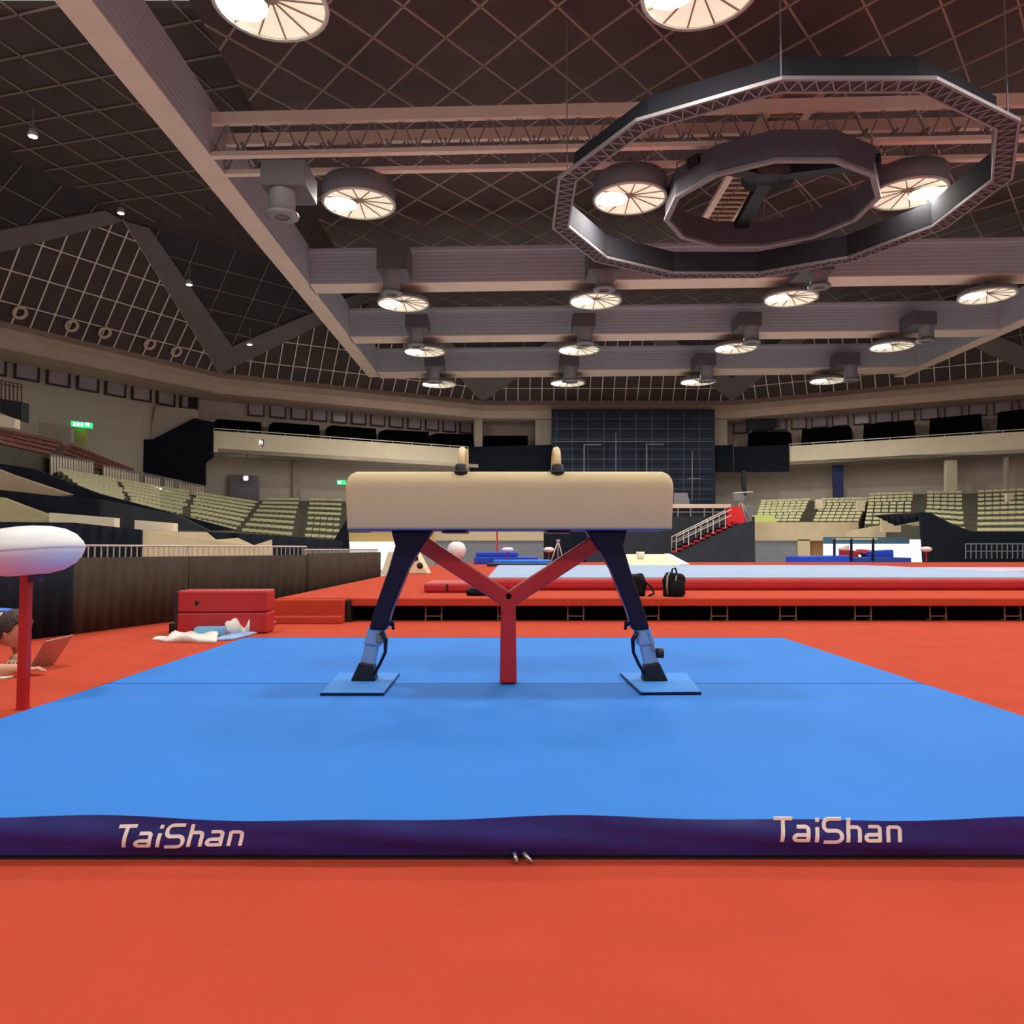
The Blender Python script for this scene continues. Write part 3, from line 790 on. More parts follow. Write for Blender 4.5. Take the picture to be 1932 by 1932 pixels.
# beige wall and shutters behind the horse legs
Yc = 58
struct(ipoly([(818, 985), (1028, 985), (1028, 1020), (818, 1020)], Yc, .6).build('trim_18', m_beige))
for i, (p0, p1) in enumerate(((820, 874), (876, 936), (937, 975), (976, 1026))):
    tag(MB().prism([at(p0, 1019, Yc + .2), at(p1, 1019, Yc + .2), low(at(p1, 1019, Yc + .2)), low(at(p0, 1019, Yc + .2))], (0, .2, 0)).build('roller_shutter', m_shut), f'grey roller shutter seen between the horse legs, {ORD[i]} from the left', 'shutter', 'shutters seen under the horse')
struct(ipoly([(650, 1005), (820, 1005), (820, 1024), (650, 1024)], 44.4, .5).build('trim_19', mat('tan_lintel', (196, 164, 104), .8)))
tag(ipoly([(652, 1022), (752, 1022), (752, 1075), (652, 1075)], 44, .2).build('glow_partition', m_lit), 'glowing white panel set in the bright opening beyond the left leg of the horse', 'partition')
tag(MB().bar(at(938, 996, 50), at(938, 1062, 50), .1).build('red_pole', m_redpaint), 'thin red pole standing against the far shutters under the horse', 'pole')
# dark walls / stage tower
drape('charcoal_drape', [(1026, 992), (1112, 992), (1112, 1064), (1026, 1064)], 52, 'black cloth wall behind the white tripod under the horse', .2, m_drape)
drape('charcoal_drape', [(1108, 975), (1276, 975), (1424, 975), (1424, 1068), (1108, 1068)], 50, 'charcoal cloth wall behind the red stairs', .2, m_drape2)
r = thing('stage_tower', 'huge dark scaffold tower hung with black cloth at the far wall', 'scaffold', at(1190, 950, 67))
ipoly_low([(1041, 772), (1348, 772)], 68.3, .4).build('backcloth', mat('midnight_cloth', (34, 42, 58), .9, .25, .8), r)
e = MB()
for x in range(1050, 1350, 30): e.bar(at(x, 776, 67.6), at(x, 950, 67.6), .05)
for y in range(790, 950, 19): e.bar(at(1043, y, 67.6), at(1345, y, 67.6), .05)
e.build('scaffold_grid', mat('dark_tube', (70, 78, 92), .6), r)
e = MB()
for pts in ([(1102, 900), (1102, 839), (1135, 839)], [(1220, 900), (1220, 838), (1253, 838)], [(1162, 900), (1162, 815)], [(1306, 948), (1306, 850)], [(1298, 903), (1322, 903)], [(1042, 833), (1346, 833)]):
    e.tube([at(p[0], p[1], 67) for p in pts], .07 if len(pts) > 2 else .05, 6)
e.build('steel_pipes', m_grey, r)
tag(ipoly([(1272, 930), (1297, 930), (1302, 951), (1272, 951)], 62, .8).build('folding_table', m_grey), 'pale grey cabinet beside the right end of the horse', 'cabinet')
r = thing('gallery_rail', 'brown topped gallery rail with posts right of the horse', 'railing', at(1320, 960, 60))
e = MB(); e.bar(at(1268, 955, 60), at(1378, 955, 60), .3, .3); e.build('top_board', m_beamlit, r)
e = MB()
for x in (1279, 1303, 1329, 1345, 1368): e.bar(at(x, 956, 59.9), at(x, 979, 59.9), .09)
e.bar(at(1268, 966, 59.9), at(1378, 966, 59.9), .07); e.build('railing', m_grey, r)
ipoly([(1268, 956), (1378, 956), (1378, 980), (1268, 980)], 60.4, .1).build('backing', m_blk, r)
# red stair with rails
r = thing('red_staircase', 'red carpeted stair with steel handrails rising to the right', 'staircase', at(1275, 1040, 46))
e = MB(); ns = 11
Lo, Hi = at(1276, 1040, 46), at(1392, 985, 46)
for i in range(ns):
    t0, t1 = i / ns, (i + 1) / ns
    a = Lo.lerp(Hi, t0); c = Lo.lerp(Hi, t1)
    e.b2((a.x, 46, c.z - .09), (c.x + .1, 47.4, c.z)); e.b2((a.x, 46, a.z - .1), (a.x + .06, 47.4, c.z))
e.build('treads', mat('crimson_carpet', (170, 36, 52), .9), r)
MB().prism([at(1272, 1046, 46.05), at(1392, 989, 46.05), at(1424, 989, 46.05), low(at(1424, 989, 46.05)), low(at(1272, 1046, 46.05))], (0, 1.3, 0)).build('side_cloth', m_drape2, r)
for dy in (0, 1.3):
    e = MB(); up = V((0, dy, 0))
    e.tube([at(1276, 1040, 46) + up, at(1276, 1012, 46) + up, at(1380, 961, 46) + up], .035, 6)
    e.tube([at(1277, 1022, 46) + up, at(1380, 972, 46) + up], .03, 6)
    for t in (.2, .4, .6, .8): e.bar(Lo.lerp(Hi, t) + up, Lo.lerp(Hi, t) + up + V((0, 0, .83)), .05)
    e.build('handrail', m_rail, r)
for i, (pts, lab_) in enumerate((([(1376, 957), (1398, 955), (1400, 968), (1378, 970)], 'red cushion box at the top of the red stairs, the upper one'), ([(1372, 972), (1404, 968), (1406, 986), (1376, 992)], 'wide red cushion box at the top of the red stairs, the lower one'))):
    tag(ipoly(pts, 46.4 - .2 * i, .6).build('red_cushion', mat('bright_red', (232, 30, 34), .6)), lab_, 'cushion')
r = thing('camera_tripod', 'grey camera on a tripod at the top of the red stairs', 'camera tripod', at(1405, 985, 46.8))
q = at(1395, 940, 46.8)
e = MB()
for d in ((-12, 46), (12, 48), (22, 44)): e.tube([at(1397, 944, 46.8), at(1397 + d[0], 944 + d[1] * .9, 46.8 + d[0] * .02)], .03, 6)
e.build('tripod_leg', m_rail, r)
ipoly([(1383, 928), (1400, 927), (1406, 938), (1402, 946), (1386, 945)], 46.7, .3).build('camera_body', m_grey, r)
MB().tube([at(1386, 930, 46.7), at(1420, 928, 46.7)], .04, 6).build('pan_handle', m_rail, r)
tag(ipoly([(1402, 958), (1420, 952), (1424, 962), (1415, 985), (1404, 984)], 47.2, .4).build('equipment_case', m_grey), 'grey equipment beside the camera tripod at the stair top', 'case')
tag(ipoly([(1418, 972), (1460, 972), (1466, 985), (1414, 985)], 53.5, .8).build('yellow_pad', mat('lime_pad', (206, 214, 120), .6)), 'yellow green pad on the beige wall right of the stairs', 'pad')
# ================================================================== podium
PZ = .248
r = thing('podium', 'long raised red podium on trestles behind the blue mat', 'podium', (8, 8.35, 0))
MB().b2((-2.5, 8.35, PZ - .085), (24, 31, PZ)).build('deck', m_red, r, bevel=.012)
MB().b2((-2.48, 8.52, 0), (24, 8.56, PZ - .09)).build('shade_backing', m_void, r)  # black sheet added for the shade under the deck
for px in (805, 940, 1070, 1210, 1338, 1466, 1606, 1746, 1885):
    e = MB(); x = (px - 966) / F * 8.5; 
    e.bar((x, 8.45, 0), (x, 8.45, PZ - .09), .014); e.bar((x + .17, 8.45, 0), (x + .17, 8.45, PZ - .09), .014)
    e.bar((x - .01, 8.45, .05), (x + .18, 8.45, .05), .012); e.bar((x, 8.45, .012), (x, 8.52, .012), .02); e.bar((x + .17, 8.45, .012), (x + .17, 8.52, .012), .02)
    e.build('trestle', mat('khaki_steel', (118, 112, 84), .5, metal=.3), r)
MB().b2((-1.75, 8.3, 0), (-1.7, 8.5, PZ - .02)).build('corner_post', m_blk, r)
r = thing('podium_steps', 'two red carpeted steps at the left front corner of the podium', 'steps', (-2.13, 8.2, 0))
MB().b2((-2.52, 8.22, .0), (-1.76, 8.345, PZ - .01)).build('upper_step', m_red, r, bevel=.01)
MB().b2((-2.52, 8.08, .0), (-1.76, 8.22, .075)).build('lower_step', m_red, r, bevel=.01)
# floor exercise mat
r = thing('floor_exercise_mat', 'wide pale blue floor exercise mat with red edge on the podium', 'exercise mat', (3.8, 13.7, PZ))
MB().b2((-.36, 9.9, PZ), (8.0, 17.7, .40)).build('red_edge', m_redvinyl, r, bevel=.05, seg=3)
MB().b2((-.3, 9.96, .40), (7.95, 17.66, .409)).build('carpet', m_pale, r)
tag(MB().b2((9.0, 17.0, PZ), (17.5, 20.5, PZ + .05)).build('runway_mat', mat('lilac_mat', (200, 190, 214), .8), bevel=.02), 'pale lilac runway mat at the right edge beyond the floor mat', 'mat')
# red low mat
r = thing('crash_mat', 'low red padded mat on the podium behind the left arm of the horse', 'mat', (-.75, 9.6, PZ))
MB().b2((-1.05, 9.35, PZ), (-.45, 10.3, PZ + .115)).build('pad', m_redvinyl, r, bevel=.035, seg=3)
MB().b2((-.78, 9.34, PZ + .02), (-.76, 9.351, PZ + .1)).build('seam', m_blackfelt, r)
# mushrooms (padded training heads on posts)
def mushroom(x, y, z0, zt, zb_, rad, label, m2, group=None, tilt=0, bracket=True):
    r = thing('mushroom_trainer', label, 'mushroom trainer', (x, y, z0), group)
    h = zt - zb_
    prof = [(.005, 0), (.35, .01), (.6, .06), (.82, .19), (.95, .36), (1.0, .5), (.97, .62), (.86, .78), (.68, .9), (.45, .97), (.2, 1.0), (.005, 1.0)]
    Mx = Matrix.Rotation(tilt, 3, 'Y')
    MB().lathe([(a * rad, (c - .5) * h) for a, c in prof], (x, y, (zt + zb_) / 2), 36, Mx).build('padded_head', m_white, r)
    MB().lathe([((a + .006) * rad, (c - .5) * h) for a, c in ((1.0, .49), (1.002, .505), (1.0, .52))], (x, y, (zt + zb_) / 2), 36, Mx).build('piping', m2, r)
    w = rad * .085
    MB().b2((x - w, y - w, z0), (x + w, y + w, zb_ + h * .06)).build('post', m_redpaint, r, bevel=w * .2)
    MB().b2((x - w * 1.08, y - w * 1.08, z0), (x + w * 1.08, y + w * 1.08, z0 + .006)).build('base_plate', m_redpaint, r)
    if bracket:
        MB().b2((x + w * 1.1, y - w, zb_ - .03), (x + w * 3.6, y + w * .4, zb_ + h * .12)).build('clamp', mat('slate_plastic', (52, 56, 84), .5), r, bevel=.006)
mushroom(-2.345, 3.80, 0, .877, .64, .25, 'white padded mushroom trainer on a red post at the left edge', mat('lilac_piping', (196, 196, 216), .5), tilt=R(-5))
mushroom(-1.27, 18.0, PZ, .94, .56, .215, 'white mushroom trainer on the podium behind the left red arm', m_white)
mushroom(-.15, 26.5, PZ, .83, .66, .21, 'small white mushroom trainer over the blue mats, middle of the Y support', m_white)
mushroom(1.36, 29.0, PZ, .84, .65, .2, 'small white mushroom trainer at the right end of the blue mats', m_white)
mushroom(15.4, 29.2, PZ, .86, .66, .2, 'small white mushroom trainer before the black cloth at the right', m_white)
# blue mats behind
r = thing('landing_mat', 'stack of royal blue mats on the podium under the horse', 'mat stack', (.3, 27.5, PZ))
MB().b2((-1.3, 27, PZ), (.9, 29, .50)).build('lower_mat', m_royal, r, bevel=.04)
MB().b2((-1.25, 27.1, .50), (.2, 29, .66)).build('upper_mat', m_royal, r, bevel=.04)
tag(MB().b2((-.6, 25, PZ), (1.25, 26.2, .42)).build('landing_mat', m_bright, bevel=.04), 'bright blue landing mat in front of the royal blue stack', 'mat')
tag(MB().b2((-.75, 23.4, PZ), (1.25, 24.6, .33)).build('rubber_mat', mat('ink_mat', (18, 22, 40), .7), bevel=.02), 'thin black mat in front of the bright blue mat', 'mat')
# chalk stand tripod, cream wedge, dark bags on it
r = thing('chalk_stand', 'thin white A-frame stand before the black cloth wall under the horse', 'stand', (1.45, 25.5, PZ))
q = V((1.5, 25.5, 1.05))
for d in ((-.28, -.15), (.2, -.1), (0, .25)):
    MB().tube([q, V((1.5 + d[0], 25.5 + d[1], PZ))], .02, 6).build('leg', m_rail, r)
MB().b2(q - V((.06, .06, .03)), q + V((.06, .06, .03))).build('tray', m_rail, r)
r = thing('wedge_mat', 'cream wedge mat with white edge beyond the floor mat', 'mat', (3.4, 20, PZ))
MB().hexa([V((2.75, 18.4, PZ)), V((4.16, 18.4, PZ)), V((4.4, 22, PZ)), V((3.1, 22, PZ)), V((2.75, 18.4, .40)), V((4.16, 18.4, .40)), V((4.4, 22, .63)), V((3.1, 22, .63))]).build('pad', m_cream, r, bevel=.02)
MB().hexa([V((3.95, 18.38, .401)), V((4.17, 18.38, .401)), V((4.42, 22, .632)), V((4.25, 22, .632)), V((3.95, 18.38, .41)), V((4.17, 18.38, .41)), V((4.42, 22, .642)), V((4.25, 22, .642))]).build('edge_strip', m_white, r)
tag(MB().lathe([(.01, 0), (.09, 0), (.11, .18), (.1, .18), (.08, .03), (.01, .03)], (3.3, 20.2, .52), 14).build('chalk_bucket', m_cloth), 'small white chalk bucket standing on the cream wedge mat', 'bucket')
def blob(name, c, d, m, label, cat, seed=0, parent=None):
    me = bpy.data.meshes.new(name); bm = bmesh.new()
    bmesh.ops.create_icosphere(bm, subdivisions=3, radius=1)
    rnd = random.Random(seed)
    ph = [rnd.uniform(0, 6) for _ in range(6)]
    for v_ in bm.verts:
        p = v_.co; k = 1 + .08 * sin(5 * p.x + ph[0]) * cos(4 * p.y + ph[1]) + .06 * sin(7 * p.z + ph[2] + 3 * p.x)
        q = V((math.copysign(abs(p.x) ** .7, p.x), math.copysign(abs(p.y) ** .7, p.y), math.copysign(abs(p.z) ** .75, p.z))) * k
        q.z = max(q.z, -.82)
        v_.co = V((q.x * d[0], q.y * d[1], q.z * d[2]))
    for f in bm.faces: f.smooth = True
    bm.to_mesh(me); bm.free(); me.materials.append(m)
    o = bpy.data.objects.new(name, me); COL.objects.link(o); o.location = c
    if parent: o.parent = parent; o.matrix_parent_inverse = Matrix.Translation(-parent.location)
    else: tag(o, label, cat)
    return o
blob('gym_bag', (2.85, 18.2, .409 - .0 - .09 + .09 * .82 + .0), (.1, .06, .06), m_bag, 'tiny dark bag at the left foot of the cream wedge mat', 'bag', 1).location.z = PZ + .06
bpy.context.view_layer.update()
blob('gym_bag', (3.2, 18.2, PZ + .06), (.2, .06, .075), m_bag, 'long dark bag at the foot of the cream wedge mat', 'bag', 2)
# white speaker box with two black cones, far left of podium
r = thing('white_box', 'white box with two black round holes behind the left leg', 'box', (-2.0, 16.5, PZ))
MB().hexa([V((-2.75, 16.5, PZ)), V((-1.75, 16.5, PZ)), V((-1.75, 17.1, PZ)), V((-2.75, 17.1, PZ)), V((-2.6, 16.5, .72)), V((-2.05, 16.5, .72)), V((-2.0, 17.1, .72)), V((-2.6, 17.1, .72))]).build('box_body', m_cream, r, bevel=.02)
for x, z in ((-2.03, .58), (-1.93, .42)):
    MB().lathe([(.01, -.02), (.06, -.02), (.065, 0), (.01, .0)], (x, 16.49, z), 14, Matrix.Rotation(R(90), 3, 'X')).build('hole', m_blk, r)
# backpacks
r = thing('backpack', 'black backpack standing on the red podium edge right of the horse', 'backpack', (1.78, 8.66, PZ))
blob('pack_body', (1.78, 8.66, PZ + .118), (.125, .085, .145), m_bag, '', '', 3, r)
blob('front_pocket', (1.80, 8.57, PZ + .085), (.085, .04, .095), m_bag, '', '', 4, r)
MB().tube([(1.70, 8.6, PZ + .02), (1.685, 8.56, PZ + .12), (1.70, 8.6, PZ + .22), (1.74, 8.64, PZ + .27)], .011, 6).build('strap', m_bagstrap, r)
MB().tube([(1.79, 8.545, PZ + .06), (1.775, 8.545, PZ + .15), (1.79, 8.565, PZ + .23)], .007, 6).build('zip', m_bagstrap, r)
MB().tube([(1.76, 8.66, PZ + .25), (1.765, 8.66, PZ + .30), (1.80, 8.66, PZ + .31), (1.815, 8.66, PZ + .25)], .01, 6).build('grab_handle', m_bag, r)
blob('shoulder_bag', (1.40, 8.72, PZ + .115), (.09, .09, .14), m_bag, 'dark bag with a strap behind the right leg of the horse', 'bag', 5)
o = bpy.data.objects['shoulder_bag']
s_ = MB().tube([(1.44, 8.66, PZ + .18), (1.53, 8.62, PZ + .1), (1.55, 8.6, PZ + .03), (1.49, 8.58, PZ + .012)], .012, 6).build('bag_strap', m_bag, o)
s_.matrix_parent_inverse = Matrix.Translation(-o.location)
blob('gym_bag', (-.38, 8.78, PZ + .04), (.14, .07, .048), m_bag, 'flat black bag on the podium edge behind the left red arm', 'bag', 6)
# far parallel bars corner at right
def fz(py, Y): return at(966, py, Y).z
r = thing('landing_mat', 'royal blue landing mats under the far bars on the right', 'mat', at(1610, 1060, 40))
ipoly_low([(1508, 1050), (1604, 1048)], 40, 2).build('left_mat', m_royal, r, bevel=.05)
ipoly_low([(1604, 1051), (1720, 1052)], 40.3, 2).build('right_mat', mat('cobalt_vinyl', (20, 60, 150), .5), r, bevel=.05)
tag(ipoly([(1594, 1037), (1622, 1040), (1620, 1052), (1594, 1052)], 40.8, .8).build('red_cushion', m_redvinyl, bevel=.05), 'dark red padded block on the far blue mats', 'block')
tag(ipoly([(1627, 1036), (1648, 1038), (1648, 1052), (1627, 1044)], 41.2, .8).build('pink_cushion', mat('rose_vinyl', (214, 70, 90), .5), bevel=.05), 'rose padded block beside the dark blue box on the far mats', 'block')
tag(ipoly([(1640, 1040), (1686, 1037), (1687, 1052), (1640, 1052)], 40.9, 1.0).build('blue_box', m_royal, bevel=.05), 'dark blue padded box on the far mats at the right', 'box')
tag(ipoly([(1588, 1034), (1602, 1026), (1604, 1038), (1590, 1040)], 41.5, .6).build('white_bundle', m_cloth, bevel=.05), 'white bundle above the red block on the far mats', 'bundle')
r = thing('parallel_bars', 'dark uprights and rails of the far bars at the right', 'gymnastics bars', at(1630, 1055, 40.2))
for x in (1575, 1607, 1648):
    ipoly([(x - 1.8, 1016), (x + 1.8, 1016), (x + 1.8, 1058), (x - 1.8, 1058)], 40.2, .1).build('upright', m_steelnavy, r)
MB().bar(at(1572, 1017, 40.25), at(1655, 1017, 40.25), .07).build('rail', m_wood, r)
# ================================================================== barriers (left)
def barrier(p0, p1, label, m, zc=.69, zt=.80, pick=True):
    p0 = V(p0); p1 = V(p1)
    r = thing('crowd_barrier', label, 'barrier', p0.lerp(p1, .5))
    d = (p1 - p0); n_ = int(d.length / .045) + 2; nr = V((-d.y, d.x, 0)).normalized()
    vs = []
    for i in range(n_ + 1):
        q = p0.lerp(p1, i / n_) + nr * .012 * sin(i * 1.9) 
        vs += [q + V((0, 0, .005)), q + V((0, 0, zc)), q + nr * .012 + V((0, 0, .005)), q + nr * .012 + V((0, 0, zc))]
    fs = []
    for i in range(n_):
        o_ = i * 4; q = o_ + 4
        fs += [(o_, q, q + 1, o_ + 1), (o_ + 2, o_ + 3, q + 3, q + 2), (o_ + 1, q + 1, q + 3, o_ + 3), (o_, o_ + 2, q + 2, q)]
    MB().add(vs, fs, True).build('cloth', m, r)
    e = MB(); k = nr * .05
    e.tube([p0 + k + V((0, 0, zt)), p1 + k + V((0, 0, zt))], .011, 6); e.tube([p0 + k + V((0, 0, .12)), p1 + k + V((0, 0, .12))], .011, 6)
    e.build('rail', m_rail, r)
    e = MB(); n2 = int(d.length / .075)
    for i in range(n2 + 1):
        q = p0.lerp(p1, i / n2) + k; e.bar(q + V((0, 0, .0 if i in (0, n2) else .12)), q + V((0, 0, zt)), .009)
    e.build('pickets', m_rail, r)
barrier((-5.4, 3.2, 0), (-3.92, 7.05, 0), 'black cloth barrier at the left edge behind the person', m_drape)
barrier((-3.935, 7.03, 0), (-3.5, 8.6, 0), 'brown cloth barrier behind the red block, nearest of three', m_fencecloth)
barrier((-3.512, 8.56, 0), (-2.66, 10.3, 0), 'brown cloth barrier between the red block and the podium steps', m_fencecloth)
barrier((-2.67, 10.27, 0), (-2.6, 15.5, 0), 'brown cloth barrier along the left edge of the podium', m_fencecloth, .71, .76)
# ================================================================== red vaulting box and litter on the left
r = thing('vaulting_block', 'red two layer padded block standing on the carpet by the barrier', 'padded block', (-2.65, 7.2, 0))
yw = R(4)
e = Matrix.Rotation(yw, 3, 'Z'); c0 = V((-2.63, 7.28, 0))
MB().box(c0 + V((0, 0, .10)), (.80, .3, .185), rot=e).build('lower_layer', m_redvinyl, r, bevel=.015)
MB().box(c0 + V((0, 0, .295)), (.80, .3, .195), rot=e).build('upper_layer', m_redvinyl, r, bevel=.018)
MB().lathe([(.001, -.012), (.022, -.012), (.024, .0), (.001, .0)], c0 + e @ V((-.23, -.151, .28)), 12, Matrix.Rotation(R(90), 3, 'X')).build('hand_hole', m_blk, r)
MB().box(c0 + e @ V((-.44, -.05, .05)), (.075, .16, .1), rot=e).build('foot', m_blk, r, bevel=.01)
MB().box(c0 + e @ V((-.425, 0, .23)), (.035, .2, .3), rot=e).build('end_plate', m_drape2, r, bevel=.006)
def sheet(pts, th, m, name, label, cat, warp=.012, seed=1, nx=10, ny=6):
    """crumpled cloth or board spanning four ground corners"""
    rnd = random.Random(seed); P = [V(p) for p in pts]
    ph = [rnd.uniform(0, 6) for _ in range(4)]
    top = []; bot = []
    for j in range(ny + 1):
        for i in range(nx + 1):
            u, w = i / nx, j / ny
            q = P[0].lerp(P[1], u).lerp(P[3].lerp(P[2], u), w)
            h = warp * (1 + sin(u * 7 + ph[0]) * cos(w * 5 + ph[1]) * .9 + .5 * sin(u * 13 + w * 9 + ph[2])) if warp else 0
            top.append(q + V((0, 0, max(h, 0) + th))); bot.append(q)
    n = len(top); vs = top + bot; fs = []
    W = nx + 1
    for j in range(ny):
        for i in range(nx):
            a = j * W + i; fs.append((a, a + 1, a + 1 + W, a + W)); fs.append((n + a, n + a + W, n + a + W + 1, n + a + 1))
    for i in range(nx):
        fs.append((i, n + i, n + i + 1, i + 1)); a = ny * W + i; fs.append((a, a + 1, n + a + 1, n + a))
    for j in range(ny):
        a = j * W; fs.append((a, a + W, n + a + W, n + a)); a += nx; fs.append((a, n + a, n + a + W, a + W))
    return tag(MB().add(vs, fs, bool(warp)).build(name, m), label, cat)
g0 = lambda px, py: atz(px, py, .001)
sheet([g0(300, 1211), g0(408, 1214), g0(412, 1200), g0(345, 1199)], .012, m_cloth, 'white_towel', 'white towel lying nearest in front of the red block', 'towel', .022, 3)
sheet([g0(286, 1208), g0(338, 1208), g0(345, 1200), g0(292, 1203)], .006, m_cloth, 'paper_sheet', 'white paper sheet sticking out left of the towel', 'paper', .004, 4)
sheet([g0(398, 1210), g0(440, 1208), g0(505, 1190), g0(462, 1190)], .012, mat('pale_blue_cloth', (150, 184, 232), .8), 'blue_folder', 'pale blue folder on the carpet at the mat corner', 'folder', .006, 5)
sheet([V(g0(366, 1201)) + V((0, 0, .002)), V(g0(424, 1201)) + V((0, 0, .002)), V(g0(430, 1190)), V(g0(385, 1190))], .07, m_sky, 'plastic_box', 'light blue flat plastic box between the white cloths', 'box', 0)
sheet([g0(425, 1199), g0(470, 1196), g0(502, 1184), g0(420, 1186)], .05, m_cloth, 'white_jacket', 'crumpled white cloth heaped against the red block', 'cloth', .05, 9, 14, 10)
tag(MB().tube([atz(506, 1166, .02) + V((0, .3, 0)), atz(520, 1170, .02), atz(512, 1180, .02)], .018, 8).build('rope_end', mat('straw', (196, 170, 110), .8)), 'short straw coloured rope by the podium steps', 'rope')
# ================================================================== person with laptop
def skin_mesh(name, verts, edges, radii, m, root=0, sub=2):
    me = bpy.data.meshes.new(name); me.from_pydata([tuple(v) for v in verts], edges, [])
    o = bpy.data.objects.new(name, me); COL.objects.link(o)
    md = o.modifiers.new('skin', 'SKIN'); md.use_smooth_shade = True
    for i, r_ in enumerate(radii):
        sv = me.skin_vertices[0].data[i]; sv.radius = (r_, r_) if not isinstance(r_, tuple) else r_
        sv.use_root = (i == root)
    sb = o.modifiers.new('sub', 'SUBSURF'); sb.levels = sub; sb.render_levels = sub
    dg = bpy.context.evaluated_depsgraph_get(); dg.update()
    m2 = bpy.data.meshes.new_from_object(o.evaluated_get(dg))
    bpy.data.objects.remove(o); 
    m2.materials.clear(); m2.materials.append(m)
    for p in m2.polygons: p.use_smooth = True
    return m2
person = thing('person', 'person in a blue shirt lying prone on elbows at a laptop', 'person', (-3.6, 4.9, 0))
jv = [V(p) for p in [(-3.98, 4.92, .13), (-3.78, 4.92, .17), (-3.50, 4.93, .25), (-3.29, 4.93, .315), (-3.19, 4.91, .325), (-3.14, 4.89, .315),   # 0-5 spine to neck
      (-3.29, 4.75, .285), (-3.20, 4.66, .13), (-3.16, 4.64, .055), (-3.02, 4.72, .05), (-2.95, 4.78, .045),       # 6-10 near arm
      (-3.25, 5.09, .315), (-3.20, 5.14, .13), (-3.18, 5.14, .055), (-3.16, 5.02, .07), (-3.14, 4.99, .06),    # 11-15 far arm
      (-4.1, 4.80, .12), (-4.5, 4.78, .09), (-4.92, 4.78, .07), (-5.0, 4.78, .05),
      (-4.1, 5.04, .12), (-4.5, 5.08, .09), (-4.92, 5.1, .07), (-5.0, 5.1, .05)]]
je = [(0, 1), (1, 2), (2, 3), (3, 4), (4, 5), (3, 6), (6, 7), (7, 8), (8, 9), (9, 10), (3, 11), (11, 12), (12, 13), (13, 14), (14, 15), (0, 16), (16, 17), (17, 18), (18, 19), (0, 20), (20, 21), (21, 22), (22, 23)]
jr = [.125, .125, .135, .12, .062, .055, .065, .05, .045, .036, .028, .065, .05, .045, .036, .028, .085, .065, .045, .04, .085, .065, .045, .04]
bm_ = skin_mesh('body', jv, je, jr, m_skin)
# head, hands and fingers joined to the same mesh
bmx = bmesh.new(); bmx.from_mesh(bm_)
HC = V((-3.085, 4.88, .275)); HD = V((.80, -.1, -.55)).normalized()
hx = HD; hy = V((0, 0, 1)).cross(hx).normalized(); hz = hx.cross(hy)
HM = Matrix((hx, hy, hz)).transposed()
tmp = bmesh.new(); bmesh.ops.create_icosphere(tmp, subdivisions=4, radius=1)
for v_ in tmp.verts:
    p = v_.co.copy()
    q = V((p.x * .098, p.y * .076, p.z * .115))
    if p.z < 0: q.y *= 1 + .25 * p.z; 
    if p.x > 0: q.x *= .92
    if p.x > .85 and abs(p.y) < .25 and -.35 < p.z < .1: q.x += .022 * (1 - abs(p.y) / .25) * (1 - abs(p.z + .12) / .25)
    if p.x > .6 and p.z < -.62: q.x += .012
    if p.x > .7 and .12 < p.z < .3 and .25 < abs(p.y) < .55: q.x -= .006
    if abs(p.y) > .9 and abs(p.z) < .3 and abs(p.x) < .3: q.y *= 1.12
    v_.co = HC + HM @ q
for f in tmp.faces: f.smooth = True
tm = bpy.data.meshes.new('tmp'); tmp.to_mesh(tm); bmx.from_mesh(tm); tmp.free()
def fingers(wrist, dirx, side, palm_up=V((0, 0, 1))):
    d = V(dirx).normalized(); lat = d.cross(palm_up).normalized()
    for i, (l, o_) in enumerate(((.062, -.028), (.072, -.009), (.068, .01), (.052, .027))):
        b0 = wrist + d * .055 + lat * o_
        vs = [wrist + d * .01 + lat * o_ * .6, b0, b0 + d * l * .5 + V((0, 0, .008)), b0 + d * l + V((0, 0, -.012))]
        m_ = skin_mesh('finger', vs, [(0, 1), (1, 2), (2, 3)], [.012, .010, .009, .0075], m_skin, 0, 1); bmx.from_mesh(m_)
    b0 = wrist + d * .02 - lat * .03 * side
    m_ = skin_mesh('thumb', [wrist, b0, b0 + d * .03 - lat * .02 * side, b0 + d * .055 - lat * .02 * side], [(0, 1), (1, 2), (2, 3)], [.014, .012, .010, .008], m_skin, 0, 1); bmx.from_mesh(m_)
fingers(V((-2.955, 4.775, .045)), (.8, .45, -.1), 1)
fingers(V((-3.14, 4.99, .065)), (.5, -.6, -.1), -1)
bmx.to_mesh(bm_); bmx.free()
o = bpy.data.objects.new('body', bm_); COL.objects.link(o); o.parent = person; o.matrix_parent_inverse = Matrix.Translation(-person.location)
for p in bm_.polygons: p.use_smooth = True
# shirt and trousers as slightly larger shells of the same skeleton
sv = [jv[i] for i in (0, 1, 2, 3, 4, 6, 7, 11, 12)]
sm = skin_mesh('shirt', [jv[1], jv[2], jv[3], jv[4] + V((-.02, 0, 0)), jv[6], jv[6].lerp(jv[7], .75), jv[11], jv[11].lerp(jv[12], .75)],
               [(0, 1), (1, 2), (2, 3), (2, 4), (4, 5), (2, 6), (6, 7)], [.138, .15, .14, .08, .083, .07, .083, .07], m_shirt)
o = bpy.data.objects.new('shirt', sm); COL.objects.link(o); o.parent = person; o.matrix_parent_inverse = Matrix.Translation(-person.location)
sm = skin_mesh('trousers', [jv[1], jv[0], jv[16], jv[17], jv[18], jv[20], jv[21], jv[22]], [(0, 1), (1, 2), (2, 3), (3, 4), (1, 5), (5, 6), (6, 7)], [.134, .138, .098, .08, .06, .098, .08, .06], m_trouser)
o = bpy.data.objects.new('trousers', sm); COL.objects.link(o); o.parent = person; o.matrix_parent_inverse = Matrix.Translation(-person.location)
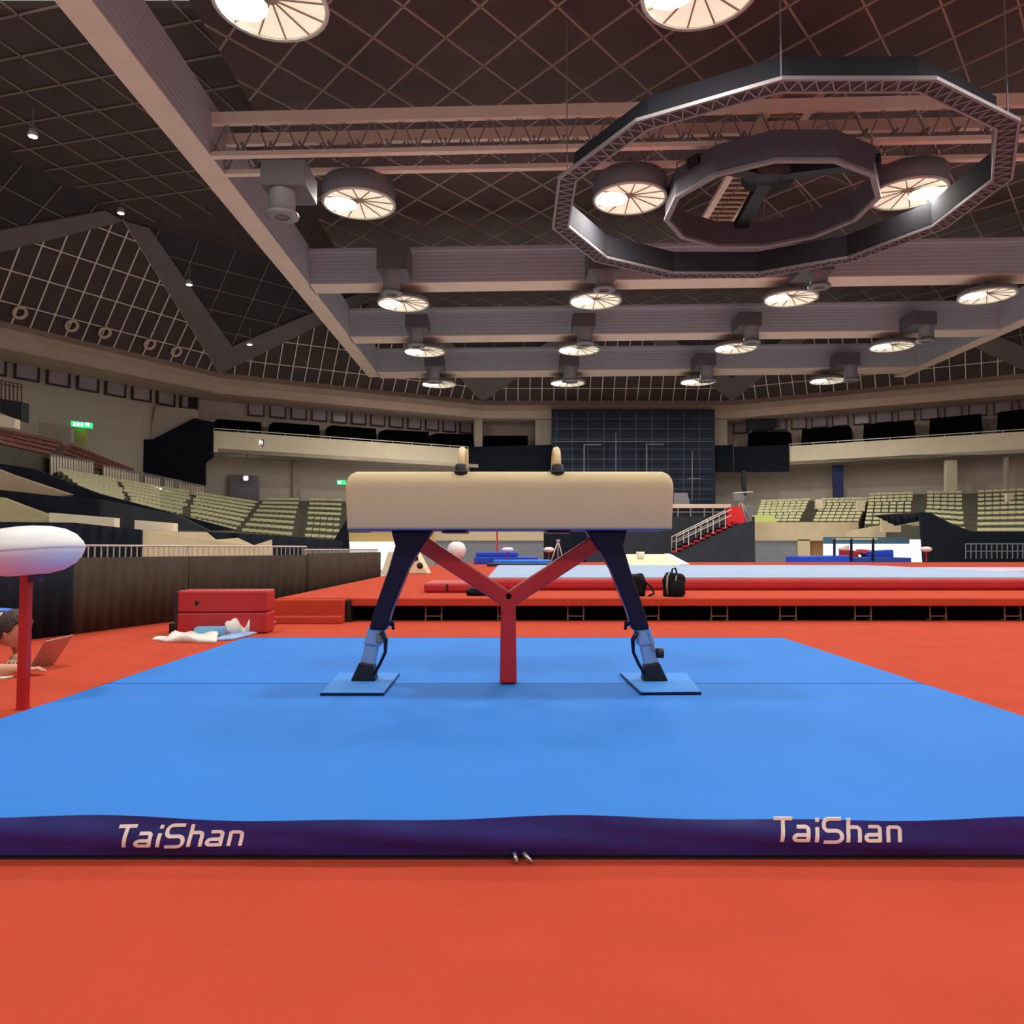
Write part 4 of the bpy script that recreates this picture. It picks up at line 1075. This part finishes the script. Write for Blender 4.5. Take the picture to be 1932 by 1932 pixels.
tmp = bmesh.new(); bmesh.ops.create_icosphere(tmp, subdivisions=4, radius=1)
rnd = random.Random(4)
kill = []
for v_ in tmp.verts:
    p = v_.co
    if (p.x > .45 and p.z < .55) or p.z < -.55 or (p.x > .15 and p.z < -.1): kill.append(v_)
    k = 1.10 + .035 * sin(p.x * 17 + p.y * 11) + .03 * sin(p.z * 23 + p.y * 9)
    v_.co = HC + HM @ V((p.x * .098 * k, p.y * .08 * k, p.z * .118 * k))
bmesh.ops.delete(tmp, geom=kill, context='VERTS')
for f in tmp.faces: f.smooth = True
tm = bpy.data.meshes.new('hair'); tmp.to_mesh(tm); tmp.free(); tm.materials.append(m_hair)
o = bpy.data.objects.new('hair', tm); COL.objects.link(o); o.parent = person; o.matrix_parent_inverse = Matrix.Translation(-person.location)
so = o.modifiers.new('solid', 'SOLIDIFY'); so.thickness = .012
for s_ in (1, -1):
    e_ = MB().lathe([(.001, -.004), (.008, -.002), (.009, .002), (.001, .006)], HC + HM @ V((.083, s_ * .032, .02)), 10, HM @ Matrix.Rotation(R(90), 3, 'Y')).build('eye', m_blk, person)
r = thing('laptop', 'open laptop on the red carpet in front of the person', 'laptop', (-3.07, 5.16, 0))
MB().hexa([V((-3.30, 5.12, .002)), V((-3.09, 5.07, .002)), V((-3.05, 5.27, .002)), V((-3.26, 5.32, .002)), V((-3.30, 5.12, .02)), V((-3.09, 5.07, .02)), V((-3.05, 5.27, .02)), V((-3.26, 5.32, .02))]).build('keyboard_deck', m_lap, r, bevel=.003)
a, b_, c, d = V((-3.09, 5.07, .016)), V((-3.05, 5.27, .016)), V((-2.925, 5.25, .2)), V((-2.985, 5.05, .18))
nr = (b_ - a).cross(d - a).normalized() * .008
if nr.x < 0: nr = -nr
MB().prism([a, b_, c, d], nr).build('lid', m_lap, r)
m4 = (a + b_ + c + d) / 4
MB().prism([m4 + (q - m4) * .92 - nr * .12 for q in (a, b_, c, d)], nr * .1).build('screen', m_screen, r)
sheet([V((-3.2, 4.66, .001)), V((-3.0, 4.66, .001)), V((-2.98, 4.73, .001)), V((-3.2, 4.74, .001))], .008, m_cloth, 'notebook', 'small pale notebook on the carpet before the person', 'notebook', .003, 12)
tag(MB().b2((-3.22, 4.55, .001), (-3.09, 4.60, .012)).build('phone', m_blk, bevel=.004), 'dark phone lying on the carpet before the person', 'phone')
# ================================================================== landing mat under the horse
MX0, MX1, MY0, MY1, MZ = -2.0, 2.03, 1.975, 5.95, .105
YS = 3.93
mr = thing('landing_mat', 'large bright blue mat with navy sides under the pommel horse', 'mat', (0, 3.96, 0))
def mat_half(y0, y1, nx=48, ny=20):
    vs = []; fs = []
    for j in range(ny + 1):
        for i in range(nx + 1):
            u, w = i / nx, j / ny
            x = MX0 + (MX1 - MX0) * u; y = y0 + (y1 - y0) * w
            z = MZ - .004 * (abs(2 * w - 1) ** 14)
            if y0 < 2.5 and w < .15:
                z += (.0045 * sin(x * 5.1 + 1) + .003 * sin(x * 11)) * (1 - w / .15)
                y += .006 * sin(x * 4.3) * (1 - w / .15)
            vs.append((x, y, z))
    for j in range(ny):
        for i in range(nx):
            a = j * (nx + 1) + i; fs.append((a, a + 1, a + nx + 2, a + nx + 1))
    return MB().add(vs, fs, True)
mat_half(MY0, YS - .004).build('front_panel', m_blue, mr)
mat_half(YS + .004, MY1).build('rear_panel', m_blue, mr)
# navy skirt: front with gentle billows, plain sides
vs = []; fs = []; nx, nz = 90, 6
for j in range(nz + 1):
    for i in range(nx + 1):
        x = MX0 + (MX1 - MX0) * i / nx; t = j / nz
        y = MY0 + .006 * sin(x * 4.3) * t - .010 * sin(pi * t) - .006 * sin(pi * t) * sin(x * 7 + 5 * t) 
        z = .012 + (MZ + .0045 * sin(x * 5.1 + 1) + .003 * sin(x * 11) - .004 - .012) * t
        vs.append((x, y, z))
for j in range(nz):
    for i in range(nx):
        a = j * (nx + 1) + i; fs.append((a, a + 1, a + nx + 2, a + nx + 1))
b = MB().add(vs, fs, True)
b.b2((MX0 - .006, MY0, .008), (MX0, MY1, MZ - .002)); b.b2((MX1, MY0, .008), (MX1 + .006, MY1, MZ - .002)); b.b2((MX0, MY1, .008), (MX1, MY1 + .006, MZ - .002))
b.build('side_skirt', m_navy, mr)
MB().b2((MX0, MY0 + .004, 0), (MX1, MY1 - .004, .014)).build('bottom_binding', m_blackfelt, mr)
MB().b2((MX0 + .002, MY0 + .012, .014), (MX1 - .002, MY1 - .012, .09)).build('foam_core', m_navy, mr)
MB().b2((MX0, YS - .004, MZ - .03), (MX1, YS + .004, MZ - .007)).build('seam', m_navy, mr)
# lettering "TaiShan" : rounded stroke letters
def arc(cx_, cy_, r_, a0, a1, n=5): return [(cx_ + r_ * cos(R(a0 + (a1 - a0) * i / n)), cy_ + r_ * sin(R(a0 + (a1 - a0) * i / n))) for i in range(n + 1)]
LET = {
 'T': (.62, [[(0, .93), (.66, .93)], [(.33, .93), (.33, 0)]]),
 'a': (.60, [[(.08, .62)] + arc(.38, .50, .12, 90, 0) + [(.5, .0)], [(.5, .06)] + arc(.12, .18, .12, 270, 90) + [(.5, .30)]]),
 'i': (.22, [[(.09, 0), (.09, .60)], [(.09, .80), (.09, .95)]]),
 'S': (.66, [[(.60, .93)] + arc(.19, .72, .21, 90, 180) + arc(.19, .66, .21, 180, 250)[1:] + [(.22, .465)] + arc(.42, .25, .215, 90, 0) + arc(.42, .22, .22, 0, -90)[1:] + [(.0, .0)]]),
 'h': (.60, [[(.08, 0), (.08, .95)], [(.08, .60)] + arc(.36, .46, .14, 90, 0) + [(.5, 0)]]),
 'n': (.60, [[(.08, 0), (.08, .62)], [(.08, .60)] + arc(.36, .46, .14, 90, 0) + [(.5, 0)]]),
}
def ribbon(mb, pts, w, T):
    P = [V((pts[0][0], pts[0][1], 0))]
    for p in pts[1:]:
        q = V((p[0], p[1], 0)); m_ = max(1, int((q - P[-1]).length / .1)); b0 = P[-1]
        P += [b0.lerp(q, (i + 1) / m_) for i in range(m_)]
    L_, R_ = [], []
    for i, p in enumerate(P):
        d0 = (P[i] - P[i - 1]).normalized() if i else None
        d1 = (P[i + 1] - P[i]).normalized() if i < len(P) - 1 else None
        d = ((d0 or d1) + (d1 or d0)).normalized(); nn = V((-d.y, d.x, 0))
        k = 1 / max(.5, nn.dot(V((-(d1 or d0).y, (d1 or d0).x, 0))))
        L_.append(p + nn * w / 2 * k); R_.append(p - nn * w / 2 * k)
    n = len(P); vs = [T(q) for q in L_ + R_] + [T(q, 1) for q in L_ + R_]
    fs = []
    for i in range(n - 1):
        fs += [(i, i + 1, n + i + 1, n + i), (2 * n + i, 3 * n + i, 3 * n + i + 1, 2 * n + i + 1), (i, 2 * n + i, 2 * n + i + 1, i + 1), (n + i, n + i + 1, 3 * n + i + 1, 3 * n + i)]
    fs += [(0, n, 3 * n, 2 * n), (n - 1, 3 * n - 1, 4 * n - 1, 2 * n - 1)]
    mb.add(vs, fs)
def word(x0_, z0_, width, h, tilt=0):
    adv = []; x = 0
    for ch in 'TaiShan': adv.append(x); x += LET[ch][0] + .13
    sc = width / (x - .13 + .2)
    mb = MB()
    for ch, ax in zip('TaiShan', adv):
        for st in LET[ch][1]:
            def T(q, back=0):
                X = x0_ + (q.x + ax + .13 * q.y) * sc; Z = z0_ + q.y * h + (X - x0_) * tilt
                t_ = min(1, max(0, (Z - .012) / (MZ + .0045 * sin(X * 5.1 + 1) + .003 * sin(X * 11) - .016)))
                ys = MY0 + .006 * sin(X * 4.3) * t_ - .010 * sin(pi * t_) - .006 * sin(pi * t_) * sin(X * 7 + 5 * t_)
                return V((X, ys - .0022 + (.004 if back else 0), Z))
            ribbon(mb, st, .135, T)
    return mb
ta_ = at(216, 1598, MY0 - .01); tb_ = at(468, 1598, MY0 - .01)
hh = at(216, 1557, MY0 - .01).z - ta_.z
word(ta_.x, at(216, 1599, MY0 - .01).z, tb_.x - ta_.x, hh, .015).build('lettering', m_text, mr)
ta_ = at(1457, 1587, MY0 - .01); tb_ = at(1711, 1587, MY0 - .01)
word(ta_.x, ta_.z, tb_.x - ta_.x, at(1457, 1544, MY0 - .01).z - ta_.z, 0).build('lettering', m_text, mr)
for x, dx in ((.005, .008), (.028, .022)):
    MB().tube([(x, MY0 - .014, .024), (x + dx * .5, MY0 - .022, .014), (x + dx, MY0 - .03, .006)], [.006, .0055, .004], 8).build('zip_pull', m_chrome, mr)
# ================================================================== pommel horse
HX = -.012; HY = 3.93
hr = thing('pommel_horse', 'beige leather pommel horse on navy legs with red Y support', 'pommel horse', (HX, HY, MZ))
# body: rounded cross-section swept along X, rounded ends
ZT_, ZB_ = 1.146, .862
prof = []
def rc(cx_, cz_, r_, a0, a1, n=6): return [(cx_ + r_ * cos(R(a0 + (a1 - a0) * i / n)), cz_ + r_ * sin(R(a0 + (a1 - a0) * i / n))) for i in range(n + 1)]
wt, wb = .178, .165
prof = rc(-wb + .012, ZB_ + .012, .012, 270, 180, 2) + rc(-wt + .085, ZT_ - .085, .085, 180, 95, 8) + rc(wt - .085, ZT_ - .085, .085, 85, 0, 8) + rc(wb - .012, ZB_ + .012, .012, 0, -90, 2)
L2 = .79
st = [(-L2, .80), (-L2 + .004, .86), (-L2 + .012, .92), (-L2 + .025, .965), (-L2 + .042, 1.0)]
ss = st + [(-L2 + .2, 1), (-.3, 1), (-.1, 1), (.1, 1), (.3, 1), (L2 - .2, 1)] + [(-x, s) for x, s in st[::-1]]
vs = []; fs = []; n = len(prof)
zc = ZB_
for x, s in ss:
    for (y, z) in prof:
        tz = (z - zc) / (ZT_ - zc)
        zz = z - (1 - s) * .2 * (tz ** 3) 
        # body narrows a little towards the bottom at both ends
        xx = x * (1 - .012 * (1 - tz))
        vs.append((HX + xx, HY + y * (1 - (1 - s) * .22), zz))
for i in range(len(ss) - 1):
    for k in range(n):
        fs.append((i * n + k, i * n + (k + 1) % n, (i + 1) * n + (k + 1) % n, (i + 1) * n + k))
fs += [tuple(range(n)), tuple((len(ss) - 1) * n + k for k in range(n))]
body = MB().add(vs, fs, True).build('body', m_leather, hr)
MB().b2((HX - .765, HY - .155, ZB_ - .004), (HX + .765, HY + .155, ZB_ + .006)).build('base_board', mat('blue_trim', (70, 92, 150), .5), hr)
# pommels
for i, px in enumerate((873, 1049)):
    x = at(px, 880, HY).x
    pts = []
    H = .128; Wd = .125
    for k in range(15):
        t = k / 14
        a = pi * t
        y = -Wd * cos(a); z = H * (sin(a) ** .55) if 0 < t < 1 else 0
        pts.append((x, HY + y, ZT_ - .012 + z))
    p_ = MB().tube(pts, .0185, 10).build('pommel', m_wood, hr)
    for yy in (-Wd, Wd):
        MB().lathe([(.024, -.02), (.03, 0), (.028, .05), (.021, .055), (.001, .056)], (x, HY + yy * .99, ZT_ - .02), 14).build('collar', m_blk, p_)
    e = MB().b2((x - .033, HY - .155, ZT_ - .013), (x + .033, HY + .155, ZT_ + .003))
    e.build('saddle_plate', m_blk, p_, bevel=.008)
# legs
def P2(px, py): return at(px, py, HY)
def leg(sgn):
    f = lambda px: 961 + sgn * (px - 961)      # mirrored leg about the middle of the horse
    r = []
    out = [(740, 1001), (748, 1030), (736, 1072), (722, 1112), (708, 1152), (699, 1186), (731, 1188), (742, 1150), (757, 1112), (772, 1074), (792, 1040), (819, 1001)]
    P = [P2(f(a_), c_) for a_, c_ in out]
    l = MB().prism([p + V((0, -.05, 0)) for p in P], (0, .1, 0)).build('leg', m_steelnavy, hr, bevel=.012, seg=3)
    MB().prism([P2(f(a_), c_) + V((0, -.038, 0)) for a_, c_ in ((697, 1182), (727, 1186), (720, 1218), (688, 1214))], (0, .076, 0)).build('collar', m_steelblue, l, bevel=.008)
    MB().prism([P2(f(a_), c_) + V((0, -.03, 0)) for a_, c_ in ((691, 1210), (716, 1213), (707, 1254), (681, 1250))], (0, .06, 0)).build('telescopic_tube', m_steelblue, l, bevel=.006)
    MB().prism([P2(f(a_), c_) + V((0, -.045, 0)) for a_, c_ in ((681, 1247), (707, 1252), (711, 1283), (664, 1283))], (0, .09, 0)).build('rubber_foot', m_blk, l, bevel=.008)
    MB().tube([P2(f(722), 1190) + V((0, -.05, 0)), P2(f(731), 1205) + V((0, -.05, 0)), P2(f(730), 1228) + V((0, -.05, 0)), P2(f(720), 1250) + V((0, -.05, 0)), P2(f(708), 1271) + V((0, -.05, 0))], [.012, .011, .008, .008, .007], 8).build('lever', m_steelnavy, l)
    e = MB().tube([P2(f(728), 1172), P2(f(740), 1178)], .012, 8); e.tube([P2(f(741), 1172), P2(f(742), 1188)], .008, 8)
    e.build('clamp_knob', m_steelnavy, l)
    e = MB().b2(P2(f(717), 1192) + V((-.012, -.045, -.05)), P2(f(726), 1192) + V((.012, -.02, .0))); e.build('latch', m_dgrey, l, bevel=.004)
    if sgn < 0:
        e = MB().lathe([(.001, -.02), (.024, -.018), (.026, .018), (.001, .02)], P2(1243, 1231) + V((0, -.02, 0)), 14, Matrix.Rotation(R(90), 3, 'Y')); e.build('winding_knob', m_blk, l)
        e = MB().bar(P2(1219, 1190) + V((0, -.03, 0)), P2(1232, 1226) + V((0, -.03, 0)), .016); e.build('knob_arm', m_dgrey, l)
    return l
leg(1); leg(-1)
for x in (-.27, .24):
    MB().b2((HX + x - .06, HY - .13, ZB_ - .016), (HX + x + .06, HY + .13, ZB_ - .008)).build('mounting_plate', m_steelnavy, hr)
# red Y support
def tilted(px0, py0, px1, py1, w, d):
    return MB().bar(P2(px0, py0), P2(px1, py1), d, w)
e = MB()
a = P2(959, 1128); z0 = MZ + .002
e.hexa([V((a.x - .042, HY - .042, z0)), V((a.x + .042, HY - .042, z0)), V((a.x + .042, HY + .042, z0)), V((a.x - .042, HY + .042, z0)),
        V((a.x - .036, HY - .036, a.z)), V((a.x + .036, HY - .036, a.z)), V((a.x + .036, HY + .036, a.z)), V((a.x - .036, HY + .036, a.z))])
e.build('support_post', m_redpaint, hr, bevel=.008)
tilted(962, 1134, 797, 1026, .08, .07).build('support_arm', m_redpaint, hr, bevel=.008)
tilted(957, 1134, 1122, 1026, .08, .07).build('support_arm', m_redpaint, hr, bevel=.008)
for x in (955, 963):
    q = at(x, 1130, HY - .045)
    MB().lathe([(.001, .0), (.0035, .0), (.0035, .004), (.001, .005)], q, 8, Matrix.Rotation(R(90), 3, 'X')).build('bolt', m_blk, hr)
# cut-out pads around the feet
for pts, side in (([(604, 1307), (724, 1307), (754, 1269), (640, 1269)], 'left'), ([(1209, 1306), (1323, 1305), (1296, 1269), (1170, 1269)], 'right')):
    P = [atz(a_, c_, MZ + .014) for a_, c_ in pts]
    r = thing('anchor_pad', f'thin blue pad with navy edge under the {side} leg of the horse', 'pad', sum(P, V()) / 4 - V((0, 0, .014)), 'pads under the horse legs')
    MB().prism([p - V((0, 0, .0135)) for p in P], (0, 0, .011)).build('navy_edge', m_steelnavy, r)
    cc = sum(P, V()) / 4
    MB().prism([cc + (p - cc) * .985 - V((0, 0, .0025)) for p in P], (0, 0, .0025)).build('blue_top', m_blue2, r)
# ================================================================== world, camera, view
w = bpy.data.worlds.new('World'); SC.world = w; w.use_nodes = True
w.node_tree.nodes['Background'].inputs['Color'].default_value = (1, .97, .95, 1)
w.node_tree.nodes['Background'].inputs['Strength'].default_value = .2  # even fill added to brighten beams, walls and horse front
cam = bpy.data.cameras.new('camera'); co = bpy.data.objects.new('camera', cam); COL.objects.link(co)
co.location = (0, 0, CZ); co.rotation_euler = (R(90) + PT, 0, 0)
cam.sensor_width = 36; cam.sensor_fit = 'HORIZONTAL'; cam.lens = 36 * F / 1932; cam.clip_start = .05; cam.clip_end = 400
SC.camera = co
SC.view_settings.view_transform = 'Standard'; SC.view_settings.look = 'None'
SC.view_settings.exposure = .86; SC.view_settings.gamma = 1
SC.view_settings.use_curve_mapping = False
